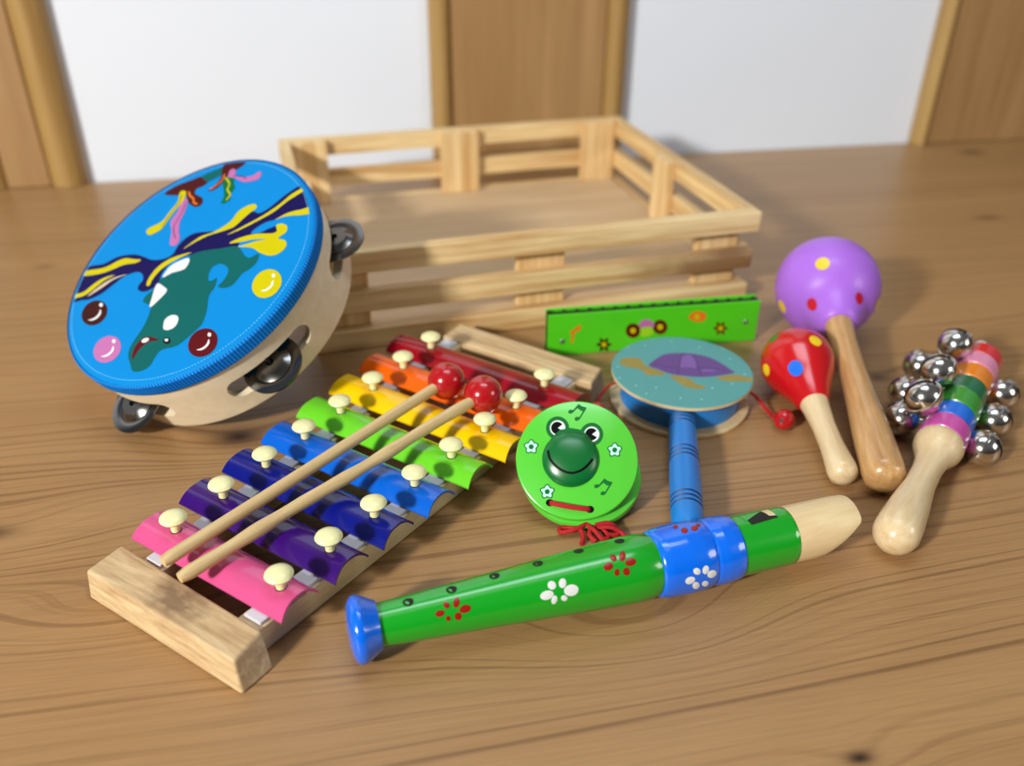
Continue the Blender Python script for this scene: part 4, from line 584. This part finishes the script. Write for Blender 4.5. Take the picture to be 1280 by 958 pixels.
# right cord and bead, left cord and bead
for P, ball in (([(.0345, -.004, .0098), (.041, -.006, .0085), (.046, -.012, .0045), (.0495, -.020, .0026), (.0515, -.0275, .0050), (.0540, -.0291, .0062)], (.0541, -.0291, .0061)),
                ([(-.0345, .004, .0098), (-.041, .003, .008), (-.0455, -.002, .006), (-.0485, -.010, .0062), (-.0500, -.0228, .0062)], (-.0502, -.0234, .0061))):
    Q = catmull3 = []
    P3 = [V(p) for p in P]; N = len(P3)
    for i in range(N - 1):
        g = lambda kx: P3[max(0, min(N - 1, kx))]; a, b, c, e = g(i - 1), g(i), g(i + 1), g(i + 2)
        for kx in range(6):
            t_ = kx / 6; Q.append(.5 * ((2 * b) + (c - a) * t_ + (2 * a - 5 * b + 4 * c - e) * t_ * t_ + (3 * b - a - 3 * c + e) * t_ ** 3))
    Q.append(P3[-1])
    m = MB(); m.tube(Q, .0006, 'cord_red', 8)
    m.tube([q + V((.0012 * sin(pi * i / (len(Q) - 1)), .001 * sin(pi * i / (len(Q) - 1)), 0)) for i, q in enumerate(Q)], .0006, 'cord_red', 8)
    co = m.build('cord', drum); co['label'] = 'thin red cord'
    m = MB(); m.sphere(ball, .0060, 'mallet_red', 28, 16)
    m.lathe(V(ball) + V((-.0030, -.0046, .0026)), V((-.5, -.77, .43)), [(-.0004, .0011), (.0001, .0011), (.00015, 0)], 12, 'slit')
    m.build('bead', co)['label'] = 'red wooden bead'

# ------------------------------------------------------------------ harmonica
HBL = V((.02237, .49635, 0)); HA = .17236; HL = .1401; HZ = .0293; HTk = .0092
harm = thing('harmonica', 'green toy harmonica painted with flowers and a butterfly, standing on edge before the crate', 'harmonica', rotz(HBL, HA))
m = MB(); m.box((0, 0, .0002), (HL, .0013, HZ), 'harm_green'); 
put = lambda x, y, z: V((x, -z, y))
mo = m.build('front_plate', harm, smooth=0, bevel=.0007); mo['label'] = 'green front plate with painted flowers and butterfly'
# printing is part of the plate's own mesh
m2 = MB(); m2.recalc = False
decals(m2, HARM, put)
for (x, y) in HARM_SCREW:
    m2.lathe((x * .001, 0, y * .001), (0, -1, 0), [(0, .0017), (.0004, .0016), (.0007, .0010), (.0007, 0)], 16, 'screw_steel')
pr_ = m2.build('print_layer', harm)
bmA = bmesh.new(); bmA.from_mesh(mo.data)
for mt in pr_.data.materials: mo.data.materials.append(mt)
base_n = len(mo.data.materials) - len(pr_.data.materials)
nf0 = len(bmA.faces); bmA.from_mesh(pr_.data); bmA.faces.ensure_lookup_table()
for f in bmA.faces[nf0:]: f.material_index += base_n
bmA.to_mesh(mo.data); bmA.free(); bpy.data.objects.remove(pr_)
m = MB(); m.box((0, HTk - .0014, .0002), (HL, HTk, HZ + .0006), 'harm_green'); m.build('back_plate', harm, smooth=0, bevel=.0007)
m = MB(); m.box((.002, .00135, .0006), (HL - .002, HTk - .00145, HZ - .0015), 'harm_dark')
for i in range(17):
    x = .002 + (HL - .0055) * i / 16; m.box((x, .00135, HZ - .0015), (x + .0015, HTk - .00145, HZ - .0004), 'harm_dark')
m.build('comb', harm, smooth=0)['label'] = 'dark comb with a row of blow holes'
for x0 in (0.0001, HL - .0021):
    m = MB(); m.box((x0, .00135, .0004), (x0 + .0018, HTk - .00145, HZ - .0006), 'harm_dark'); m.build('end_cap', harm, smooth=0)

# ------------------------------------------------------------------ flute
FA = V((-0.06410301, 0.24929823, 0.0139)); FB = V((0.15647224, 0.31815779, 0.0156))
fa = (FB - FA).normalized(); FLEN = (FB - FA).length; fs = fa.cross(V((0, 0, 1))).normalized(); fu = fs.cross(fa)
flute = thing('flute', 'painted wooden toy flute, green and blue with flowers, lying in front of the castanet', 'flute', frame(V((FA.x, FA.y, 0)), fa, -fs, fu))
PROF = [(0,.0),(.0003,.0070),(.0012,.0108),(.0025,.0130),(.0042,.0138),(.0060,.0135),(.008,.0124),(.0105,.0110),(.0124,.0100),(.0126,.0087),(.03,.0096),(.06,.0111),(.085,.0126),(.105,.0137),(.119,.0144),(.126,.0142),(.1295,.0135),(.1308,.0132),(.1314,.0142),(.135,.0152),(.144,.0157),(.151,.0154),(.1552,.0146),(.1563,.0139),(.1574,.0146),(.161,.0150),(.166,.0147),(.1690,.0141),(.1697,.0134),(.1945,.0132),(.1963,.0128),(.224,.0128)]
def rad(s):
    for (a, ra), (b, rb) in zip(PROF, PROF[1:]):
        if a <= s <= b: return ra + (rb - ra) * (s - a) / (b - a)
    return PROF[-1][1]
def fp(s, a, dr=0.):
    return FA + fa * s + (fu * cos(a) + fs * sin(a)) * (rad(s) + dr)
def flute_petals(mb, sel, s0, s1):
    for col, pts in FLUTE:
        cs = sum(p[0] for p in pts) / len(pts) * .001; ca = sum(p[1] for p in pts) / len(pts)
        if not (s0 <= cs < s1): continue
        n = len(pts); vs = [fp(cs, ca, .00025)] + [fp(cs + (p[0] * .001 - cs) * .55, ca + (p[1] - ca) * .55, .00022) for p in pts] + [fp(p[0] * .001, p[1], .00010) for p in pts]
        fsx = []
        for i in range(n):
            j = (i + 1) % n; fsx += [(0, 1 + i, 1 + j), (1 + i, 1 + n + i, 1 + n + j, 1 + j)]
        mb.add(vs, fsx, col)
def seglathe(name, s0, s1, mat, extra=None, label=None, seg=72):
    m = MB(); ss = sorted(set([s0, s1] + [p[0] for p in PROF if s0 < p[0] < s1] + [s0 + (s1 - s0) * i / 12 for i in range(13)]))
    pr = [(s, rad(s)) for s in ss]
    if s0 > 0: pr = [(s0, 0)] + pr
    if pr[0][1] < 1e-6: pr[0] = (pr[0][0], 0)
    pr = pr + [(s1, 0)]
    m.lathe(FA, fa, pr, seg, mat)
    if extra: extra(m)
    o = m.build(name, flute, world=True, smooth=45)
    if label: o['label'] = label
    return o
def holes(m):
    for s, a in FLUTE_HOLES:
        s *= .001; c = fp(s, a); nrm = (fu * cos(a) + fs * sin(a)); tn = nrm.cross(fa)
        ring = [fp(s + .0022 * cos(q), a + .0022 * sin(q) / rad(s), .0001) for q in [2 * pi * i / 20 for i in range(20)]]
        rin = [fp(s + .0018 * cos(q), a + .0018 * sin(q) / rad(s), -.0006) for q in [2 * pi * i / 20 for i in range(20)]]
        m.add(ring + rin, [(i, (i + 1) % 20, 20 + (i + 1) % 20, 20 + i) for i in range(20)], 'flute_green')
        m.add([fp(s + .0021 * cos(q), a + .0021 * sin(q) / rad(s), .00012) for q in [2 * pi * i / 20 for i in range(20)]], [tuple(range(20))], 'hole_dark')
seglathe('end_knob', 0, .0126, 'flute_blue', label='flared blue end knob')
seglathe('body', .0126, .1308, 'flute_green', lambda m: (holes(m), flute_petals(m, None, 0, .1300)), 'tapered green body with finger holes and red and white flowers')
seglathe('barrel', .1308, .1563, 'flute_blue', lambda m: flute_petals(m, None, .1300, .17), 'bulging blue barrel with flowers')
seglathe('barrel_ring', .1563, .1697, 'flute_blue', label='raised blue ring')
def window(m):
    # slanting sound window: dark ramp with a bare wood lip
    n = 10
    def patch(A, B, C, D, mat, lift):
        vs = []
        for i in range(n + 1):
            for j in range(n + 1):
                u, w = i / n, j / n
                s_ = (A[0] * (1 - u) + B[0] * u) * (1 - w) + (D[0] * (1 - u) + C[0] * u) * w
                a_ = (A[1] * (1 - u) + B[1] * u) * (1 - w) + (D[1] * (1 - u) + C[1] * u) * w
                vs.append(fp(s_, a_, lift))
        m.add(vs, [(i * (n + 1) + j, (i + 1) * (n + 1) + j, (i + 1) * (n + 1) + j + 1, i * (n + 1) + j + 1) for i in range(n) for j in range(n)], mat)
    patch((.1745, -.40), (.1890, -.42), (.1895, .12), (.1760, .20), 'hole_dark', .00010)
    patch((.1735, -.40), (.1745, -.42), (.1860, -.42), (.1745, .02), 'flute_green', .00016)
    patch((.1850, -.40), (.1888, -.42), (.1893, .02), (.1862, -.02), 'mouth_wood', .00018)
seglathe('head_joint', .1697, .1963, 'flute_green', window, 'green head joint with a sound window')
# mouthpiece cut to a slanting beak on the lower front
m = MB(); seg = 48; rows = []
dcut = (fs * .38 - fu * .92).normalized()
s0, s1 = .1963, FLEN - .0022
rows_n = 14
for i in range(rows_n + 1):
    f = i / rows_n; row = []
    for j in range(seg):
        a = 2 * pi * j / seg; dirv = fu * cos(a) + fs * sin(a); r0 = .0129
        hgt = dirv.dot(dcut)             # +1 on the cut side
        end = s0 + (s1 - s0) * (1 - .62 * max(0., (hgt + .30) / 1.30))
        s = s0 + (end - s0) * f
        rr = r0 * (1 - .05 * f ** 8)
        row.append(FA + fa * s + dirv * rr)
    rows.append(row)
for row in rows: m.v += row
kk = m.mi('mouth_wood')
for i in range(rows_n):
    for j in range(seg):
        j2 = (j + 1) % seg; m.f.append([i * seg + j, i * seg + j2, (i + 1) * seg + j2, (i + 1) * seg + j]); m.m.append(kk)
last = rows_n * seg; cen = sum((p for p in rows[-1]), V((0, 0, 0))) / seg
m.v.append(cen); ci = len(m.v) - 1
for j in range(seg): m.f.append([last + j, last + (j + 1) % seg, ci]); m.m.append(kk)
m.build('mouthpiece', flute, world=True, smooth=55, bevel=.0022, bseg=4)['label'] = 'bare wooden beak mouthpiece'

# ------------------------------------------------------------------ maracas
def maraca(name, label, C, RR, E, re, prof_head, prof_handle, hmat, kmat, dots, dcols, dsize, neck, sph=.80):
    C, E = V(C), V(E); d = (E - C).normalized(); L = (E - C).length + re
    side = V((0, 0, 1)).cross(d).normalized()
    t = thing(name, label, 'maraca', frame(V((C.x, C.y, 0)), side, d, side.cross(d)), 'maracas')
    m = MB(); m.recalc = False
    ang0 = pi; pr = []
    for i in range(25):
        a = pi * i / 24 * sph; pr.append((-RR * cos(a), RR * sin(a) if i else 0))
    pr += prof_head + [(prof_head[-1][0], 0)]
    m.lathe(C, d, pr, 56, hmat)
    for v, c, sz in zip(dots, dcols, dsize):
        v = V(v).normalized()
        def onsurf(u_):
            u_ = u_.normalized(); th = math.acos(max(-1, min(1, -u_.dot(d)))); prev = None
            for p_ in pr[:-1]:
                t_ = math.atan2(p_[1], -p_[0]); q_ = math.hypot(p_[0], p_[1])
                if prev and prev[0] <= th <= t_: return C + u_ * ((prev[1] + (q_ - prev[1]) * (th - prev[0]) / max(t_ - prev[0], 1e-6)) + .00012)
                prev = (t_, q_)
            return C + u_ * (RR + .00012)
        o1 = v.orthogonal().normalized(); o2 = v.cross(o1); n = 18
        vs = [onsurf(v)]
        for rr_ in (.5, 1):
            for i in range(n):
                q = 2 * pi * i / n; vs.append(onsurf(v + (o1 * cos(q) + o2 * sin(q)) * sz * rr_ / RR))
        m.add(vs, [(0, 1 + i, 1 + (i + 1) % n) for i in range(n)] + [(1 + i, 1 + n + i, 1 + n + (i + 1) % n, 1 + (i + 1) % n) for i in range(n)], c)
    m.build('head', t, world=True)
    m = MB(); m.lathe(C, d, [(neck, 0)] + [(p[0], p[1]) for p in prof_handle(L)], 32, kmat); m.build('handle', t, world=True, smooth=60)
    return t
PC, PR = (.20605, .53281, .0333), .0330
maraca('maraca', 'large lilac maraca with red and yellow dots and tan wooden handle', PC, PR, (.1878, .3634, .0110), .0108,
       [(.033, .0165), (.040, .0125), (.0435, .0105), (.0445, .0088)],
       lambda L: [(.0440, .0086), (.060, .0073), (.090, .0073), (.120, .0086), (.150, .0101), (L - .0105, .0107), (L - .005, .0100), (L - .0015, .0066), (L, 0)], 'maraca_purple', 'handle_tan', PURPLE_DOTS, ['dot_yellow', 'dot_red', 'dot_red', 'dot_yellow', 'dot_yellow'], [.0044, .0034, .0032, .0046, .004], .040)
RCn, RRd = (.1672, .45407, .0211), .0209
maraca('maraca', 'small red maraca with yellow, blue and green dots and pale handle', RCn, RRd, (.1692, .3676, .0076), .0076,
       [(.0125, .0178), (.019, .0149), (.027, .0116), (.034, .0092), (.0365, .0080)],
       lambda L: [(.0362, .0078), (.042, .0072), (.055, .0062), (.070, .0062), (.080, .0070), (L - .008, .0077), (L - .004, .0072), (L - .0012, .0045), (L, 0)], 'maraca_red', 'handle_pale', RED_DOTS, ['dot_blue', 'dot_yellow', 'dot_yellow', 'dot_green', 'dot_blue'], [.0036, .0038, .0036, .0034, .0032], .032, .62)

# ------------------------------------------------------------------ jingle bell stick
SA, SB = V((.1771, .3153, .0106)), V((.2812, .4650, .0205)); sd = (SB - SA).normalized(); SLn = (SB - SA).length
ss_ = V((0, 0, 1)).cross(sd).normalized()
bell_stick = thing('jingle_bell_stick', 'jingle bell stick with rainbow bands, silver bells and pale wooden handle', 'bells', frame(V((SA.x, SA.y, 0)), ss_, sd, ss_.cross(sd)))
m = MB()
m.lathe(SA, sd, [(-.0100, 0), (-.0095, .0032), (-.0075, .0068), (-.004, .0094), (0, .0106), (.008, .0104), (.022, .0092), (.040, .0072), (.055, .0070), (.064, .0080), (.070, .0102), (.0745, .0120), (.078, .0124), (.0795, .0120), (.0795, 0)], 44, 'handle_pale')
m.build('handle', bell_stick, world=True, smooth=60)
bands = [('band_pink', .0795, .0935, .0122), ('band_mid_blue', .0935, .1070, .0118), ('band_green', .1070, .1230, .0120), ('band_dark_green', .1230, .1375, .0117), ('band_orange', .1375, .1530, .0116), ('band_rose', .1530, .1670, .0116), ('band_red', .1670, .1790, .0114)]
for nm, a, b, r in bands:
    m = MB(); m.lathe(SA, sd, [(a, 0), (a, r - .001), (a + .0008, r), (b - .0008, r), (b, r - .001), (b, 0)], 44, nm); m.build('colour_band', bell_stick, world=True)['label'] = nm.replace('band_', '').replace('_', ' ').replace('mid ', '') + ' painted band'
BELLS = [((.2170, .3990, .0325), .100), ((.2355, .4255, .0330), .130), ((.2585, .4575, .0325), .163),
         ((.2150, .4115, .0104), .100), ((.2275, .4385, .0104), .130), ((.2480, .4705, .0104), .163),
         ((.2475, .3845, .0102), .100), ((.2655, .4110, .0102), .130), ((.2828, .4390, .0102), .163), ((.2905, .4830, .0110), .178)]
for k_, (c, sa) in enumerate(BELLS):
    c = V(c); A = SA + sd * sa; d = (c - A).normalized(); RBl = .0097 if k_ < 9 else .009
    m = MB(); n = 16; pr = []
    for i in range(n + 1):
        a = pi * i / n; pr.append((-RBl * cos(a), RBl * sin(a) if 0 < i < n else 0))
    h = n // 2
    pr = pr[:h] + [(-.0007, RBl * .995), (-.0005, RBl * 1.06), (.0005, RBl * 1.06), (.0007, RBl * .995)] + pr[h + 1:]
    b0 = len(m.f); m.lathe(c, d, pr, 40, 'chrome')
    ref = V((0, 0, 1)) if abs(d.z) < .9 else V((1, 0, 0)); e1 = (ref - d * ref.dot(d)).normalized(); e2 = d.cross(e1)
    ki = m.mi('slit')
    bl = m.build('bell', bell_stick, world=True); bl['label'] = 'round silver jingle bell'
    # the slot across the outer half, ending in round holes
    s = MB(); s.recalc = False
    for (u_, w_) in ((e1, e2),):
        nn_ = 24; Lr = []; Rr = []
        for i in range(nn_ + 1):
            q = -1.25 + 2.5 * i / nn_; dv = d * cos(q) + u_ * sin(q); hw = .0009 + (.0010 if i in (0, 1, nn_ - 1, nn_) else 0) * (1 if i in (1, nn_ - 1) else .4)
            Lr.append(c + (dv * RBl + w_ * hw).normalized() * 0 + dv * (RBl + .00012) + w_ * hw); Rr.append(c + dv * (RBl + .00012) - w_ * hw)
        s.add(Lr + Rr, [(i, i + 1, nn_ + 2 + i, nn_ + 1 + i) for i in range(nn_)], 'slit')
    s.build('slot', bl, world=False); sl = bpy.data.objects[[o.name for o in bl.children][-1]]
    Mi = WM[bell_stick.name].inverted()
    for vv in sl.data.vertices: vv.co = Mi @ vv.co
    # wire eye that holds the bell on the stick
    gap0 = A + d * .0105; gap1 = c - d * RBl
    e = MB(); pts = []
    mid = (gap0 + gap1) / 2; hl2 = max((gap1 - gap0).length / 2 + .0012, .0022)
    for i in range(25):
        q = 2 * pi * i / 24; pts.append(mid + d * cos(q) * hl2 + sd * sin(q) * .0019)
    e.tube(pts, .00055, 'chrome', 8, caps=False)
    eo = e.build('wire_eye', bl)
    for vv in eo.data.vertices: vv.co = Mi @ vv.co

# ------------------------------------------------------------------ light
def area(name, loc, target, size, power, col, sy=None):
    l = bpy.data.lights.new(name, 'AREA'); l.energy = power; l.color = col; l.size = size
    if sy: l.shape = 'RECTANGLE'; l.size_y = sy
    o = bpy.data.objects.new(name, l); COL.objects.link(o); o.location = loc
    o.rotation_euler = (V(target) - V(loc)).to_track_quat('-Z', 'Y').to_euler(); return o
def sun(name, d, strength, ang, col):
    l = bpy.data.lights.new(name, 'SUN'); l.energy = strength; l.angle = radians(ang); l.color = col
    o = bpy.data.objects.new(name, l); COL.objects.link(o); o.rotation_euler = (-V(d)).to_track_quat('-Z', 'Y').to_euler(); o.location = V(d) * 3; return o
area('front_window', (-1.11, -.98, .88), (.05, .42, 0), .17, 44, (1., .97, .91), .17)
area('right_window', (1.05, -.05, .5), (.05, .42, 0), .35, 2.4, (1., .96, .90), .3)
area('ceiling_light', (.15, .20, 1.7), (.05, .45, 0), 0.6, 1.1, (1., .98, .95), .6)
area('wall_wash', (.05, .45, 1.2), (0.05, 1.0, .25), .7, 4.2, (.74, .87, 1.), .3)  # unseen fill lamp added to brighten the back wall
wd = bpy.data.worlds.new('room'); scene.world = wd; wd.use_nodes = True
nt = wd.node_tree; bg = nt.nodes['Background']
tc = nt.nodes.new('ShaderNodeTexCoord'); sp = nt.nodes.new('ShaderNodeSeparateXYZ'); nt.links.new(tc.outputs['Generated'], sp.inputs[0])
rp = nt.nodes.new('ShaderNodeValToRGB'); nt.links.new(sp.outputs['Z'], rp.inputs['Fac'])
rp.color_ramp.elements[0].position = 0.; rp.color_ramp.elements[0].color = (.12, .10, .08, 1); rp.color_ramp.elements[1].position = .7; rp.color_ramp.elements[1].color = (.9, .9, .9, 1)
nt.links.new(rp.outputs['Color'], bg.inputs['Color']); bg.inputs['Strength'].default_value = .135

# ------------------------------------------------------------------ camera
cam = bpy.data.cameras.new('camera'); co = bpy.data.objects.new('camera', cam); COL.objects.link(co)
cam.sensor_fit = 'HORIZONTAL'; cam.sensor_width = 36; cam.lens = 36 * 1113.2 / 1280; cam.clip_start = .01
P_, Ro = .5436, .0089
rt = V((1, 0, 0)); up = V((0, sin(P_), cos(P_))); fw = V((0, cos(P_), -sin(P_)))
r2 = rt * cos(Ro) + up * sin(Ro); u2 = up * cos(Ro) - rt * sin(Ro)
co.matrix_world = frame(V((0, 0, .28)), r2, u2, -fw)
cam.dof.use_dof = True; cam.dof.focus_distance = .402; cam.dof.aperture_fstop = 5.3
scene.camera = co
scene.view_settings.view_transform = 'Standard'; scene.view_settings.look = 'None'; scene.view_settings.exposure = 0.0
